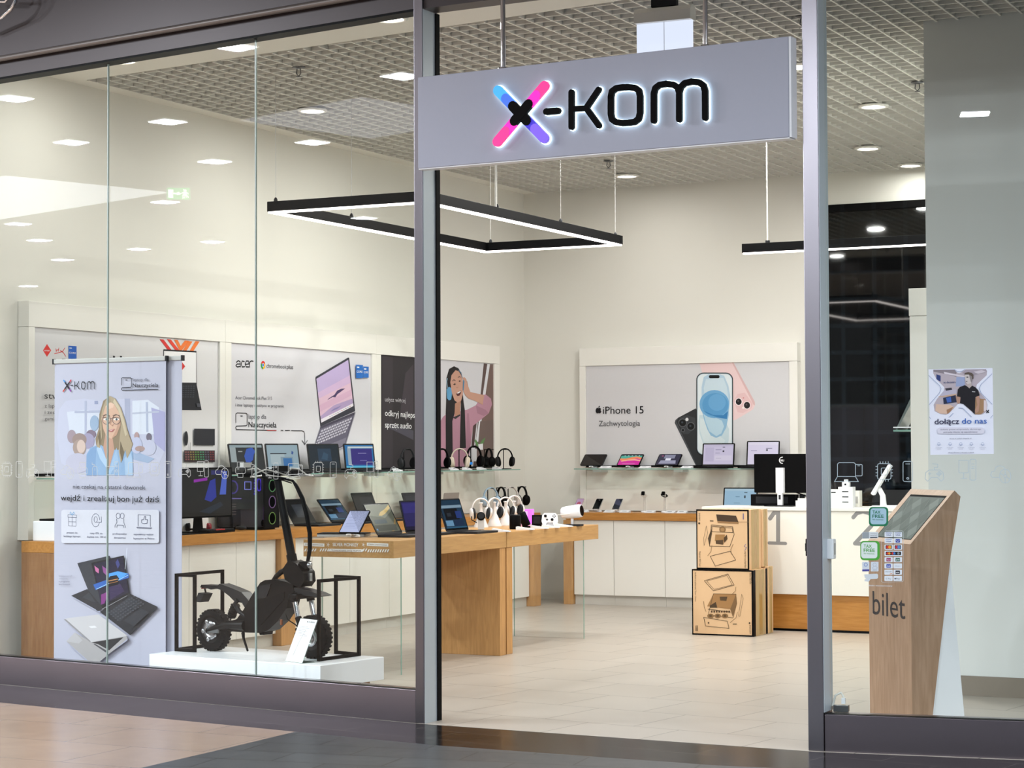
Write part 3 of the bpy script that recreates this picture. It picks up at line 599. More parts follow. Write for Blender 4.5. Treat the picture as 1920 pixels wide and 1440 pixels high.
a.poly(f(853, 655, 858, 636, 875, 620, 1003, 552, 1060, 700, 1060, 962, 1005, 962), col('2c2e31')); a.poly(f(853, 655, 858, 636, 875, 620, 880, 622, 865, 645, 1012, 962, 1005, 962), col('4a4c50'))
a.poly(f(878, 645, 895, 618, 940, 600, 1000, 620, 1003, 690, 950, 735, 915, 735), col('3a3c40'))
for x, y, r in ((910, 655, 30), (968, 680, 30), (912, 707, 14)):
    a.ell(*P1(x, y), r/3.79, r/3.79, col('5d6064')); a.ell(*P1(x, y), (r-5)/3.79, (r-5)/3.79, col('0d0e10')); a.ell(*P1(x-3, y-3), (r-16)/7, (r-16)/7, col('3a4048'))
a.ell(*P1(941, 631), 11/3.79, 12/3.79, col('d9dadd'))
a.part('black_phone_picture', t)
q0 = P1(1138, 593); a.poly(rr(262/3.79, 590/3.79, 52/3.79, 6, *q0), col('101214')); a.poly(rr(250/3.79, 578/3.79, 46/3.79, 6, *q0), col('9fb3bf')); a.poly(rr(242/3.79, 570/3.79, 43/3.79, 6, *q0), col('dfe8ec'))
a.poly(f(1060, 330, 1045, 400, 1045, 470, 1080, 560, 1180, 600, 1240, 560, 1250, 470, 1235, 390, 1205, 320, 1180, 312, 1090, 312), col('b3cddf')); a.poly(f(1075, 345, 1060, 410, 1068, 470, 1110, 440, 1180, 430, 1235, 480, 1225, 400, 1200, 335), col('c8dbe6'))
a.poly(f(1030, 600, 1022, 650, 1030, 730, 1055, 800, 1075, 840, 1215, 840, 1238, 780, 1240, 700, 1215, 640, 1130, 600), col('c6d9e0')); a.poly(f(1035, 620, 1032, 700, 1060, 790, 1110, 830, 1180, 830, 1215, 780, 1160, 740, 1080, 640), col('d3e1e5'))
a.poly(f(1045, 560, 1065, 640, 1085, 700, 1110, 745, 1148, 762, 1190, 745, 1220, 690, 1238, 600, 1240, 540), col('8fb9d6')); a.poly(f(1055, 575, 1075, 650, 1100, 715, 1150, 750, 1185, 730, 1205, 680, 1190, 640), col('b7d3e2'))
a.ell(*P1(1136, 522), 106/3.79, 100/3.79, col('6fa8d3'), 28); a.ell(*P1(1142, 528), 92/3.79, 84/3.79, col('5a9acb'), 24); a.ell(*P1(1155, 510), 62/3.79, 60/3.79, col('6aa6d4'), 22)
a.poly(f(1050, 565, 1090, 590, 1160, 618, 1225, 628, 1234, 570, 1200, 600, 1130, 600), col('3a7fb8')); a.poly(rr(76/3.79, 23/3.79, 11/3.79, 5, *P1(1135, 327)), col('0b0c0e'))
a.part('blue_phone_picture', t)
a.text('iPhone 15', *P1(345, 591), *P1(633, 588), 14.4, ink_k, .004); a.text('Zachwytologia', *P1(315, 679), *P1(608, 675), 10.6, col('4a4a4e'))
ax_, ay_ = P1(313, 568); a.ell(ax_-1.9, ay_, 3.5, 5.2, ink_k); a.ell(ax_+1.9, ay_, 3.5, 5.2, ink_k); a.ell(ax_+6.2, ay_-1.0, 2.1, 2.5, col('d4d3d6')); a.poly([(ax_-.3, ay_-5.4), (ax_+.2, ay_-7.6), (ax_+2.8, ay_-9.2), (ax_+2.4, ay_-6.6)], ink_k)
a.build('lettering', t)
# ================================================================== glass shelves
def shelf(label, loc, rz, L, D, br):
    t = thing('glass_shelf', label, 'shelf', loc, rz, 'glass shelves under the posters')
    MB().bx(0, L, -D, -.001, 0, .01, m_shelf).bx(0, L, -D-.0012, -D, 0, .01, m_green).bx(0, .0012, -D, 0, 0, .01, m_green).bx(L-.0012, L, -D, 0, 0, .01, m_green).build('glass', t)
    for x in br: MB().bx(x-.05, x+.05, -.16, 0, -.03, -.001, m_grey).build('bracket', t, .002)
    return t
SH = 1.372
shelf('long glass shelf of laptops and headphones along the left wall', (-9.638, yl(63)+.02, SH), PI/2, min(onX(977, 889, -9.33).y, 19.8)-yl(63)-.02, .3, (.5, 1.6, 2.65, 3.75, 4.62, 5.35, 5.75, 6.6))
x0 = onY(1077, 886, 19.45).x
shelf('glass shelf of tablets and laptops on the back wall', (x0, 19.74, SH), 0, 2.42, .3, [onY(px, 890, 19.6).x-x0 for px in (1121, 1273, 1430)])
# ================================================================== worktops and cabinets
LT = .86
t = thing('worktop', 'long oak worktop along the left wall carrying computers', 'worktop', (-9.64, 11.57, 0), 0); MB().bx(0, .49, 0, 7.42, LT, .94, m_oakh).build('top', t, .003)
MB().bx(.0, .488, .001, .05, 0, LT-.001, m_oakd).build('end_panel', t, .003)
for y0, w in ((14.17-11.57, .215), (18.83-11.57, .16)): MB().bx(.2, .49, y0, y0+w, 0, LT-.001, m_oak).build('leg', t, .003)
t = thing('worktop', 'oak worktop under the phone poster along the back wall', 'worktop', (-8.99, 19.25, 0), 0); MB().bx(0, 2.5, 0, .49, LT, .935, m_oakx).build('top', t, .003)
MB().bx(-.03, .07, .0, .3, 0, LT-.001, m_oak).build('leg', t, .003)
ordn = ('first', 'second', 'third', 'fourth', 'fifth', 'sixth', 'seventh', 'eighth')
def cabinet(label, loc, rz, w, d=.43, z1=.858, grp=''):
    t = thing('base_cabinet', label, 'cabinet', loc, rz, grp)
    MB().bx(.001, w-.001, .02, d, .1, z1, m_white).build('body', t)
    MB().bx(.0025, w-.0025, 0, .019, .1, z1-.002, m_white).build('door', t, .001)
    MB().bx(.001, w-.001, .03, d-.02, 0, .099, m_grey if 0 else mat('pale_plinth', 'c9c6be', .5)).build('plinth', t)
ce = [14.165, 13.6, 12.97, 12.36, 11.63]
for i in range(4): cabinet('white base cabinet under the left worktop, %s on the window side of the oak leg' % ordn[i], (-9.2, ce[i+1], 0), PI/2, ce[i]-ce[i+1], grp='white base cabinets')
c2 = [14.39, 14.72, onX(606, 1100, -9.2).y, onX(656, 1100, -9.2).y, 16.0, 16.6, 17.2, 17.8, 18.3, 18.82]
for i in range(len(c2)-1): cabinet('white base cabinet under the left worktop, %s beyond the oak leg' % (ordn+('ninth',))[i], (-9.2, c2[i], 0), PI/2, c2[i+1]-c2[i], grp='white base cabinets')
c3 = [-8.915, onY(1151, 1050, 19.28).x, onY(1247, 1050, 19.28).x, -7.35, -6.9, -6.5]
for i in range(5): cabinet('white base cabinet under the back worktop, %s from the corner' % ordn[i], (c3[i], 19.28, 0), 0, c3[i+1]-c3[i], grp='white base cabinets')
m_tglass = glass('table_glass', (.975, .985, .98), .04)
# ================================================================== display tables
def table(label, y0, y1, leg_y, gl_y):
    t = thing('display_table', label, 'table', (-7.9, y0, 0), 0, 'oak display tables')
    W = .735; L = y1-y0
    MB().bx(0, W, 0, L, .82, .94, m_oakt).build('table_top', t, .003)
    MB().bx(.0, W-.005, leg_y-y0, leg_y-y0+.098, 0, .819, m_oak).build('leg', t, .003)
    g = MB().bx(.06, W-.03, gl_y-y0, gl_y-y0+.012, 0, .819, m_tglass); g.bx(W-.03, W-.028, gl_y-y0, gl_y-y0+.012, 0, .819, m_green).bx(.058, .06, gl_y-y0, gl_y-y0+.012, 0, .819, m_green); g.build('glass_leg', t)
    return t
t1 = table('oak display table with white charging-zone stickers, nearer the window', 12.52, 14.265, 14.16, 12.67)
t2 = table('oak display table of headsets, speakers and projector, nearer the back wall', 14.272, 15.99, 14.275, 15.745)
a = Art((0, 12.52, 0), (1, 0, 0)); f = PX(4.8, 560, 840); P1 = lambda x, y: f(x, y)[0]; st = col('efece6')
wd = col('8a6a45')
for x0, x1 in ((47, 232), (614, 808)): a.poly(f(x0, 852, x0, 880, x1, 888, x1, 860), st); a.text('STREFA ŁADOWANIA', *P1(x0+12, 873), *P1(x1-12, 880), 2.6, wd, .01)
a.text('SILVER MONKEY', *P1(308, 882), *P1(538, 886), 6.2, st, .03)
for cx in (267, 585):
    for an in range(0, 360, 72): a.stroke([P1(cx, 870), (P1(cx, 870)[0]+3*math.cos(math.radians(an)), P1(cx, 870)[1]+3.6*math.sin(math.radians(an)))], .8, st)
for x in list(range(52, 150, 22))+list(range(190, 275, 22))+list(range(575, 800, 22)): a.poly(f(x, 930, x+12, 930, x+24, 905, x+12, 905) if x < 600 else f(x, 938, x+12, 938, x+24, 912, x+12, 912), st)
a.poly(f(270, 930, 283, 906, 590, 912, 577, 936), st); a.text('TU NAŁADUJESZ SWÓJ TELEFON', *P1(298, 927), *P1(565, 931), 2.8, wd, .01)
a.build('sticker', t1)
# ================================================================== cash desk
DX0, DX1, DY = -6.66, -3.75, 17.12
t = thing('cash_desk', 'white cash desk with oak plinth and grey position numbers', 'counter', (DX0, DY, 0), 0)
MB().bx(0, DX1-DX0, 0, .55, .317, 1.035, m_white).build('body', t, .002); MB().bx(-.01, DX1-DX0, -.012, .58, 1.037, 1.066, m_white).build('top', t, .002)
MB().bx(.03, DX1-DX0, .035, .5, 0, .315, m_oakx).build('plinth', t); MB().bx(.03, DX1-DX0, .03, .5, 0, .02, m_blk).build('foot_strip', t)
a = Art((0, DY, 0), (1, 0, 0)); gy = col('8f8f90')
a.stroke([(1444, 972), (1451, 962), (1459, 960), (1459, 1017)], 8, gy); a.stroke([(1442, 1018), (1473, 1019)], 6, gy)
a.stroke([(1600, 970), (1607, 962), (1618, 959), (1630, 962), (1637, 972), (1634, 986), (1618, 1003), (1603, 1019), (1644, 1021)], 7.5, gy); a.build('number', t)
# right-hand wall unit end
t = thing('wall_display', 'white wall frame seen end-on beside the pale pillar', 'wall display', (-3.553, 13.72, 0), 0, 'white display frames on the walls')
MB().bx(-.29, 0, 0, 2.6, 2.46, 2.645, m_white).build('header', t, .002); MB().bx(-.285, 0, 0, .12, 0, 2.457, m_white).build('upright', t, .002); MB().bx(-.285, 0, 2.48, 2.6, 0, 2.457, m_white).build('upright', t, .002); MB().bx(-.2, 0, .121, 2.479, 0, 2.457, m_white).build('back_panel', t)
t = thing('acrylic_stand', 'tilted clear acrylic stand on the white wall frame beside the pillar', 'stand', (-3.845, 13.75, 1.66), 0)
a_ = V(onY(1683, 806, 13.9)); b_ = V(onY(1707, 745, 13.9))
iv = V((-3.845, 13.75, 1.66)); d0, d1 = a_-iv, b_-iv
MB().prism([(d0.x, d0.z), (d0.x+.012, d0.z), (-.001, d1.z), (-.001, d1.z+.05)], .1, .34, mat('acrylic_sheet', '6e7774', .2, noise=0), M(((1, 0, 0, 0), (0, 0, 1, 0), (0, 1, 0, 0), (0, 0, 0, 1)))).build('sheet', t)
MB().bx(d0.x-.01, -.001, .08, .36, d0.z-.012, d0.z, m_green).bx(d0.x-.01, -.001, .08, .36, d0.z+.012, d0.z+.02, m_white2).build('ledge', t)
# ================================================================== cardboard boxes
def carton(label, x0, x1, y0, y1, z0, z1, edge, draw=None):
    t = thing('cardboard_box', label, 'box', (x0, y0, z0), 0, 'stacked computer-case cartons')
    w, d, h = x1-x0, y1-y0, z1-z0
    o = MB().bx(0, w, 0, d, 0, h, m_card).build('carton', t, .004)
    e = MB()
    if edge:
        e.bx(-.001, w+.001, -.0015, 0, -.0005, .012, m_blk).bx(-.001, w+.001, -.0015, .0, h-.012, h+.0005, m_blk).bx(-.0015, .008, -.0015, 0, 0, h, m_blk).bx(w-.012, w+.0015, -.0016, 0, 0, h, m_blk)
    if edge == 1: e.bx(w, w+.0019, 0, .06, 0, h, m_blk).bx(w, w+.0019, d-.045, d, 0, h, m_blk)
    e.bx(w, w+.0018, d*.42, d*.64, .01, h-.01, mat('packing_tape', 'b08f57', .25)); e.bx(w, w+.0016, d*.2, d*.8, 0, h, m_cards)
    e.build('tape', t)
    if draw: draw(Art((x0, y0, 0), (1, 0, 0), base=.0018)).build('print', t)
    return t
ln, lt_ = col('4a3a28', .7), col('7d6040', .7)
def iso(a, f, pts, lw=.9): a.stroke(f(*pts), lw, ln, True)
def draw_low(a):
    f = PX(5.541, 1290, 940); P1 = lambda x, y: f(x, y)[0]
    iso(a, f, (170, 825, 415, 755, 480, 870, 265, 930)); iso(a, f, (195, 828, 405, 770, 460, 868, 272, 915), .6)
    a.poly(f(200, 1090, 265, 960, 500, 965, 440, 1120), col('a47b4e', .7)); iso(a, f, (265, 960, 500, 965, 470, 1210, 210, 1180)); a.poly(f(330, 990, 410, 990, 400, 1035, 335, 1030), col('5a4630', .7)); a.poly(f(225, 1085, 290, 1045, 305, 1105, 235, 1105), col('4a3a28', .7))
    a.poly(f(440, 1120, 500, 965, 510, 1060, 470, 1210), col('7d6040', .7)); a.stroke(f(210, 1120, 440, 1150), 1.2, ln)
    for x in (235, 310, 385): a.poly(el(34/5.541, 24/5.541, 16, *P1(x, 1190)), col('8a6a45', .7)); a.poly(el(16/5.541, 12/5.541, 12, *P1(x, 1190)), col('5a4630', .7))
    for x in range(240, 430, 26): a.rect(*P1(x, 1135), *P1(x+16, 1155), col('54402a', .7))
    iso(a, f, (165, 1205, 410, 1245, 428, 1320, 185, 1295)); a.ell(*P1(215, 1262), 1.4, 1.6, ln); iso(a, f, (525, 1190, 560, 965, 575, 1010, 540, 1195), .5)
    a.stroke(f(165, 1040, 170, 1100, 190, 1145), .8, lt_); a.stroke(f(515, 1150, 500, 1210, 440, 1260), .8, lt_); a.stroke(f(470, 1275, 505, 1275), 1.6, ln); a.stroke(f(500, 890, 495, 930, 455, 970), .8, lt_)
    mx = lambda st, x, y0, y1, h: vtext(a, st, P1(x, y0), P1(x, y1), h)
    mx('Airflow is achieved, Your choice', 72, 735, 1040, 3.2); mx('Arx 700 Air', 640, 745, 860, 4.6); mx('ENDORFY', 640, 1285, 1380, 3); a.poly(el(1.6, 1.9, 10, *P1(642, 1265)), ln)
    for k in range(5): a.stroke(f(80+k*6, 1290, 80+k*6, 1345), .5, ln)
    return a
def draw_top(a):
    f = PX(5.541, 1290, 940); P1 = lambda x, y: f(x, y)[0]
    a.poly(f(293, 135, 305, 205, 525, 215, 500, 150), col('4a3a2c', .7)); a.poly(f(305, 205, 310, 225, 525, 235, 525, 215), col('9a7650', .7)); a.stroke(f(232, 203, 262, 204), 1.8, ln)
    a.poly(f(208, 385, 243, 285, 250, 330, 225, 470), col('4a3a28', .7)); iso(a, f, (243, 245, 465, 265, 480, 345, 435, 470, 225, 465)); iso(a, f, (250, 260, 460, 278, 468, 325, 250, 315)); a.poly(el(34/5.541, 32/5.541, 16, *P1(360, 292)), col('8a6a45', .7)); a.poly(el(20/5.541, 18/5.541, 12, *P1(360, 292)), col('a98357', .7))
    a.poly(f(285, 345, 385, 345, 370, 445, 280, 410), col('a27a4c', .7)); a.poly(f(290, 405, 370, 400, 365, 450, 290, 440), col('5a4630', .7)); a.poly(f(372, 380, 405, 345, 412, 390, 380, 430), col('54402a', .7))
    iso(a, f, (232, 570, 440, 518, 498, 610, 285, 672)); iso(a, f, (192, 255, 205, 330, 168, 460, 165, 380), .5); a.stroke(f(250, 460, 240, 520, 205, 565), .8, lt_); a.stroke(f(470, 445, 445, 500, 455, 550), .8, lt_)
    vtext(a, 'ENDORFY', P1(112, 120), P1(112, 205), 3.2); a.poly(el(1.8, 2, 10, *P1(118, 228)), ln); vtext(a, 'Regnum 400 Case', P1(118, 520), P1(118, 675), 3.4); vtext(a, 'stay for it so flow flex', P1(588, 520), P1(588, 690), 3.6)
    a.stroke([P1(600, 445), P1(585, 470), P1(610, 480), P1(590, 510)], .8, col('5a5f9a', .7)); a.rect(*P1(572, 125), *P1(580, 188), col('5a5f9a', .7)); a.stroke(f(520, 215, 632, 215), .7, lt_)
    return a
def vtext(a, st, p0, p1, h):                          # lettering running down the carton
    vs, fs = text_mesh(st); W = max(v[0] for v in vs); a.k += 1
    A, B = a.q(*p0), a.q(*p1); hh = h*a.ms(*p0)/CAPH
    a.mb.add([a.L(A[0]+y*hh, A[1]+(B[1]-A[1])*x/W) for x, y in vs], fs, ln)
BY = 16.475
bx0, bx1 = onY(1298, 1130, BY).x, onY(1412, 1130, BY).x; bz = onY(1300, 1067, BY).z; bd = onX(1439, 1150, bx1).y-BY
carton('brown carton printed with an exploded computer case, bottom of the stack in front', bx0, bx1, BY, BY+bd, 0, bz, True, draw_low)
carton('thin brown carton standing behind the lower printed carton', bx0+.04, bx1+.006, BY+bd+.004, BY+bd+.13, 0, bz+.012, False)
bx2, bx3 = onY(1306, 1000, BY+.01).x, onY(1404, 1000, BY+.01).x; bz2 = onY(1306, 955, BY+.01).z; bd2 = onX(1427, 1000, bx3).y-BY
carton('brown carton with a black edge, on top of the printed carton in front', bx2, bx3, BY+.01, BY+bd2, bz+.001, bz2, 2, draw_top)
carton('brown taped carton at the back of the upper layer', bx2+.05, bx3+.012, BY+bd2+.004, BY+bd2+.135, bz+.013, bz2-.004, False)
# ================================================================== devices
YZ = M(((1, 0, 0, 0), (0, 0, -1, 0), (0, 1, 0, 0), (0, 0, 0, 1)))    # drawing plane xy stood upright, facing local -y
def draw(mb, mx, w, h, items, d=.0012):
    for k, it in enumerate(items):
        pts = it[0]; pts = [(pts[0], pts[1]), (pts[2], pts[1]), (pts[2], pts[3]), (pts[0], pts[3])] if not isinstance(pts[0], tuple) else pts
        mb.add([((x-.5)*w, y*h, d+k*.0001) for x, y in pts], [tuple(range(len(pts)))], it[1], mx)
def laptop(label, hx, hy, zs, items, w=.34, d=.235, lean=20, rz=PI/2, body=None, lid=None, group='laptops on show', xfix=None, lh=None, keys=True):
    body = body or m_dk; lh = lh or d*.98
    P = onZ(hx, hy, zs+.018) if xfix is None else xfix
    t = thing('laptop', label, 'laptop', (P[0], P[1], zs), rz, group)
    MB().prism(rr(w, d, .012, 3, 0, -d/2), .001, .016, body).build('base', t, .002)
    k = MB(); k.bx(-w*.44, w*.44, -d*.48, -d*.1, .0161, .0168, m_blk)
    for r in range(5): k.bx(-w*.425, w*.425, -d*(.15+.07*r)-.009, -d*(.15+.07*r), .0168, .0185, m_dk)
    if keys: k.bx(-w*.15, w*.15, -d*.9, -d*.58, .0161, .0166, m_mid); k.build('keyboard', t)
    mx = T(0, -.004, .018) @ RX(-math.radians(lean))
    o = MB().prism(rr(w, lh, .01, 3, 0, lh/2), 0, .006, body, mx @ YZ @ T(0, 0, -.006)).build('lid', t)
    s = MB(); s.add([(x*w*.96, y, .0004) for x, y in ((-.5, .008), (.5, .008), (.5, lh-.008), (-.5, lh-.008))], [(0, 1, 2, 3)], m_blk2, mx @ YZ)
    draw(s, mx @ YZ @ T(0, .02, 0), w*.92, lh-.032, items, .0006); s.build('screen', o)
    MB().tube([(-w*.4, 0, .014), (w*.4, 0, .014)], .006, m_blk, 8).build('hinge', t)
    return t
def R(x0, y0, x1, y1, c, e=.8): return ((x0, y0, x1, y1), scr(c, e))
def PL(pts, c, e=.8): return (pts, scr(c, e))
SZ = SH+.011
dk_desk = [R(0, 0, 1, 1, '1d3a52', .7), R(.02, .72, 1, .82, '8aa6ba', .7), R(.1, .3, .75, .7, '0c1016', .6), R(.2, .42, .4, .55, '2a3038'), R(.05, .08, .4, .28, '6f9dc0', .7), R(.45, .08, .9, .28, '1a2c4a'), R(0, 0, 1, .05, '2c5a78'), R(.62, .35, .9, .6, '233a7a')]
S = lambda px, py, x: (x, onX(px, py, x).y)
laptop('black laptop with a blue figure on screen, first on the left glass shelf', 0, 0, SZ, [R(0, 0, 1, 1, '22262b', .6), R(0, .9, 1, 1, '9fb0b8', .7), R(0, .3, .18, .9, 'a9b4b8', .7), PL([(.45, .3), (.42, .55), (.52, .85), (.7, .9), (.78, .75), (.72, .6), (.68, .4), (.58, .28)], '2c55b8'), R(.25, .72, .38, .76, 'aaaaaa')], .36, .24, 12, math.radians(72), group='laptops on the glass shelf', xfix=S(466, 879, -9.47))
laptop('laptop with a pale blue desktop on the left glass shelf under the drawn arrow', 0, 0, SZ, [R(0, 0, 1, 1, '9db4c2', .75), R(.1, .62, .62, .66, '2c3440'), R(.1, .2, .55, .62, 'b4c4cc', .75), R(.42, .12, .82, .5, '8ea6b6', .7), R(.5, .1, .78, .45, '2f6fae'), PL([(.78, .62), (.83, .6), (.86, .7), (.8, .76)], '3a5a9a'), R(0, 0, 1, .05, 'c5d2da')], .36, .24, 10, math.radians(72), group='laptops on the glass shelf', xfix=S(533, 879, -9.47))
laptop('dark laptop on the left glass shelf below the poster laptop keyboard', 0, 0, SZ, [R(0, 0, 1, 1, '20303f', .5), R(.3, .3, .75, .85, '2c4660', .6), R(0, .0, 1, .08, '1a2630'), PL([(.4, .4), (.5, .7), (.65, .6), (.6, .35)], '3c5c78', .6)], .36, .24, 10, math.radians(72), group='laptops on the glass shelf', xfix=S(610, 879, -9.47))
laptop('laptop with a purple and blue screen on the left glass shelf beside the dark poster', 0, 0, SZ, [R(0, 0, 1, 1, '2f7fc0', .7), R(.1, .86, 1, .94, 'd8e6ee', .7), R(.08, .12, .2, .86, 'b8cbdc', .6), R(.2, .12, .95, .84, '3b2f86', .75), R(.45, .62, .75, .65, '8f86c0'), R(.5, .3, .75, .33, '7f76b8'), R(0, 0, 1, .07, '5fc4e8')], .36, .24, 8, math.radians(72), group='laptops on the glass shelf', xfix=S(676, 879, -9.47))
laptop('black laptop with a dim grey screen on the oak worktop behind the scooter cables', 0, 0, .94, [R(0, 0, 1, 1, '1e2024', .4), R(.3, .2, .85, .8, '3c4048', .6), R(.4, .3, .7, .7, '4a4f58', .5)], .36, .25, 33, PI/2, group='laptops on the left worktop', xfix=S(572, 983, -9.4))
laptop('laptop with a blue desktop on the oak worktop behind the charging tablet', 0, 0, .94, dk_desk, .36, .25, 38, PI/2, group='laptops on the left worktop', xfix=S(641, 975, -9.4))
laptop('tall black laptop on the oak worktop behind the olive-screened laptop', 0, 0, .94, [R(0, 0, 1, 1, '14161a', .35), R(.3, .4, .9, .85, '25292e', .45), R(.1, .15, .3, .2, '555a60')], .37, .26, 22, PI/2, group='laptops on the left worktop', xfix=S(694, 968, -9.48))
laptop('dark laptop on the oak worktop half hidden by the left steel post', 0, 0, .94, [R(0, 0, 1, 1, '1c1e24', .35), R(.1, .1, .9, .9, '2c2e36', .4)], .34, .24, 20, PI/2, group='laptops on the left worktop', xfix=S(783, 962, -9.45))
laptop('silver laptop opened away from the window on the oak worktop, right of the steel post', 0, 0, .94, [R(0, 0, 1, 1, '404a58', .5), R(.1, .2, .9, .8, '5a6a80', .5)], .3, .22, 8, -PI/2, mat('silver_lid', '9b958f', .35, metal=.5), group='laptops on the left worktop', xfix=S(842, 962, -9.33))
laptop('dark laptop with an olive reflective screen and yellow ribbon on the sticker table', 731, 1001, .94, [R(0, 0, 1, 1, '6f7263', .6), PL([(0, .62), (0, 1), (1, 1), (1, .75), (.6, .5)], '8a8d7c', .65), PL([(.38, .6), (.5, .72), (.75, .82), (1, .98), (1, .86), (.88, .78), (.7, .66), (.5, .58)], 'e2c27c', .75), PL([(.62, 0), (.8, .2), (1, .5), (1, .42), (.85, .12), (.72, 0)], 'a88a58', .6), R(.02, .03, .9, .25, '4c5044', .5), R(.08, .3, .6, .45, '5b6a70', .5), R(.02, .06, .08, .12, '5a8ac0')], .37, .26, 29, PI/2, group='laptops on the sticker table')
laptop('laptop with a deep violet screen on the sticker table, cut by the steel post', 0, 0, .94, [R(0, 0, 1, 1, '2d2760', .8), R(0, 0, 1, .12, '1c1838'), R(.05, .6, .9, .95, '37307a', .8)], .34, .25, 14, PI/2, group='laptops on the sticker table', xfix=(-7.58, 13.6))
laptop('black laptop showing a busy blue desktop on the sticker table, right of the post', 0, 0, .94, dk_desk, .36, .26, 19, PI/2, group='laptops on the sticker table', xfix=(-7.44, 13.98))
t = thing('closed_laptop', 'closed dark laptop lying behind the charging tablet on the sticker table', 'laptop', tuple(onZ(640, 1006, .94)), math.radians(20)); MB().prism(rr(.36, .24, .012, 3, 0, .1), 0, .016, m_grey).build('base', t, .002); MB().prism(rr(.36, .24, .012, 3, 0, .1), .017, .024, m_blk).build('lid', t)
SB = SH+.011
lav = [R(0, 0, 1, 1, 'c9c1da', .85), R(.0, .92, 1, .94, 'b0a8c4'), R(.06, .15, .35, .85, 'bdb5d0', .85), R(.4, .72, .6, .75, '8f88a8'), R(.4, .55, .55, .58, '9f98b4'), R(.64, .62, .7, .7, '34303c'), R(.64, .84, .72, .88, '55505f'), R(.38, .2, .95, .45, 'd3ccdf', .85), R(.42, .3, .6, .32, 'a8a0b8')]
laptop('slim laptop with a lavender web page on the back glass shelf', 0, 0, SB, lav, .345, .24, 9, 0, m_blk, group='laptops at the back wall', xfix=(onY(1346, 880, 19.6).x, 19.6))
laptop('slim laptop with a pale lavender page on the back glass shelf behind the black monitor', 0, 0, SB, [R(0, 0, 1, 1, 'd8d0e6', .85), R(0, .88, 1, .96, 'e6e0f0'), R(.1, .6, .3, .63, 'a098b4'), R(.6, .7, .8, .74, '8a84a0'), R(.6, .6, .66, .68, '4a4654')], .345, .26, 7, 0, m_blk, group='laptops at the back wall', xfix=(onY(1430, 878, 19.6).x, 19.6))
laptop('slim laptop with a light blue page on the back worktop behind the cash desk', 0, 0, .935, [R(0, 0, 1, 1, '93b7cf', .85), R(0, .9, 1, 1, 'a9c8da'), R(.35, .6, .48, .63, '5f87a0'), R(.62, .55, .67, .68, '26323a'), R(.62, .8, .72, .84, '3a4a54'), R(.3, .3, .5, .33, '7a9cb2')], .36, .245, 9, 0, m_blk, group='laptops at the back wall', xfix=(onY(1387, 950, 19.5).x, 19.5))
# ---- tablets and phones on stands
def slab(kind, label, c, rz, w, h, lean, items, case, group, cat, stand='puck', th=.008, drop=.03):
    """a tablet or phone leaning back on its little charging stand; c = middle of the lower edge"""
    t = thing(kind, label, cat, (c[0], c[1], c[2]-drop), rz, group)
    mx = T(0, 0, drop) @ RX(-math.radians(lean))
    MB().prism(rr(w, h, min(w, h)*.09, 4, 0, h/2), 0, th, case, mx @ YZ @ T(0, 0, -th)).build('case', t)
    s = MB(); s.add([(x, y, .0005) for x, y in rr(w*.97, h*.97, min(w, h)*.08, 4, 0, h/2)], [tuple(range(24))], m_blk2, mx @ YZ); draw(s, mx @ YZ @ T(0, h*.04, 0), w*.92, h*.92, items); s.build('screen', t)
    back = h*.45; by, bz = back*math.sin(math.radians(lean))+.012, drop+back*math.cos(math.radians(lean))-.006
    n = MB().tube([(0, by, bz), (0, by+.025, bz-.03), (0, by+.02, .012)], .008, m_white2, 8).lathe([(.034, 0), (.034, .012), (.028, .018), (.001, .018)], m_white2, 18, T(0, by+.01, 0)).tube([(-.02, -.004, drop*.6), (0, .01, drop*.75), (.02, -.004, drop*.6)], .006, m_white2, 6).tube([(0, .01, drop*.75), (0, by+.01, .012)], .007, m_white2, 6)
    n.build('stand', t); return t
ty = 19.56
def tab(label, px, items, case): c = onY(px, 876, ty); slab('tablet', label, (c.x, ty, SB+.03), 0, .255, .178, 50, items, case, 'tablets on the back shelf', 'tablet')
tab('tablet with a dark blank screen on the back glass shelf, left end', 1108, [R(0, 0, 1, 1, '2a2422', .5)], m_dk)
tab('tablet with a green, orange and pink wave wallpaper on the back glass shelf', 1177, [R(0, 0, 1, 1, 'd22f9a', .9), PL([(0, .45), (0, 1), (1, 1), (1, .5), (.8, .62), (.55, .5), (.3, .35)], 'f08a5a', .9), PL([(0, .62), (.25, .6), (.5, .72), (.75, .8), (1, .7), (1, 1), (0, 1)], '4fae9a', .85), R(0, .88, 1, 1, '12202c', .5), PL([(.1, .3), (.4, .4), (.7, .42), (1, .35), (1, .45), (.7, .55), (.4, .5), (.1, .4)], 'f6b49a', .9)]+[R(.15+.17*k, .84, .2+.17*k, .9, 'd8e4e8') for k in range(5)]+[R(.2, .06, .8, .12, 'e48ac4')], m_blk)
tab('tablet showing a floating white keyboard picture on the back glass shelf', 1249, [R(0, 0, 1, 1, '3c3a50', .7), R(.25, .6, .75, .95, '8b8ca4', .8), R(.35, .4, .6, .62, 'e6e6f2', .9), PL([(.1, .1), (.15, .42), (.85, .42), (.9, .1)], 'a2a2ba', .8), R(.12, .8, .2, .88, 'c05a8a')], m_blk)
def phone(label, px, py, items, case):
    c = onY(px, py, 19.5); slab('smartphone', label, (c.x, 19.47, .966), 0, .078, .155, 48, items, case, 'phones on the back worktop', 'phone')
phone('pink phone with a rosy wallpaper at the end of the back worktop', 1083, 953, [R(0, 0, 1, 1, 'b99bb8', .8), PL(el(.32, .2, 14, .5, .5), 'b0506a', .8), PL(el(.3, .14, 12, .45, .32), 'c88aa0', .8)], mat('phone_pink', 'c9a7b4', .3))
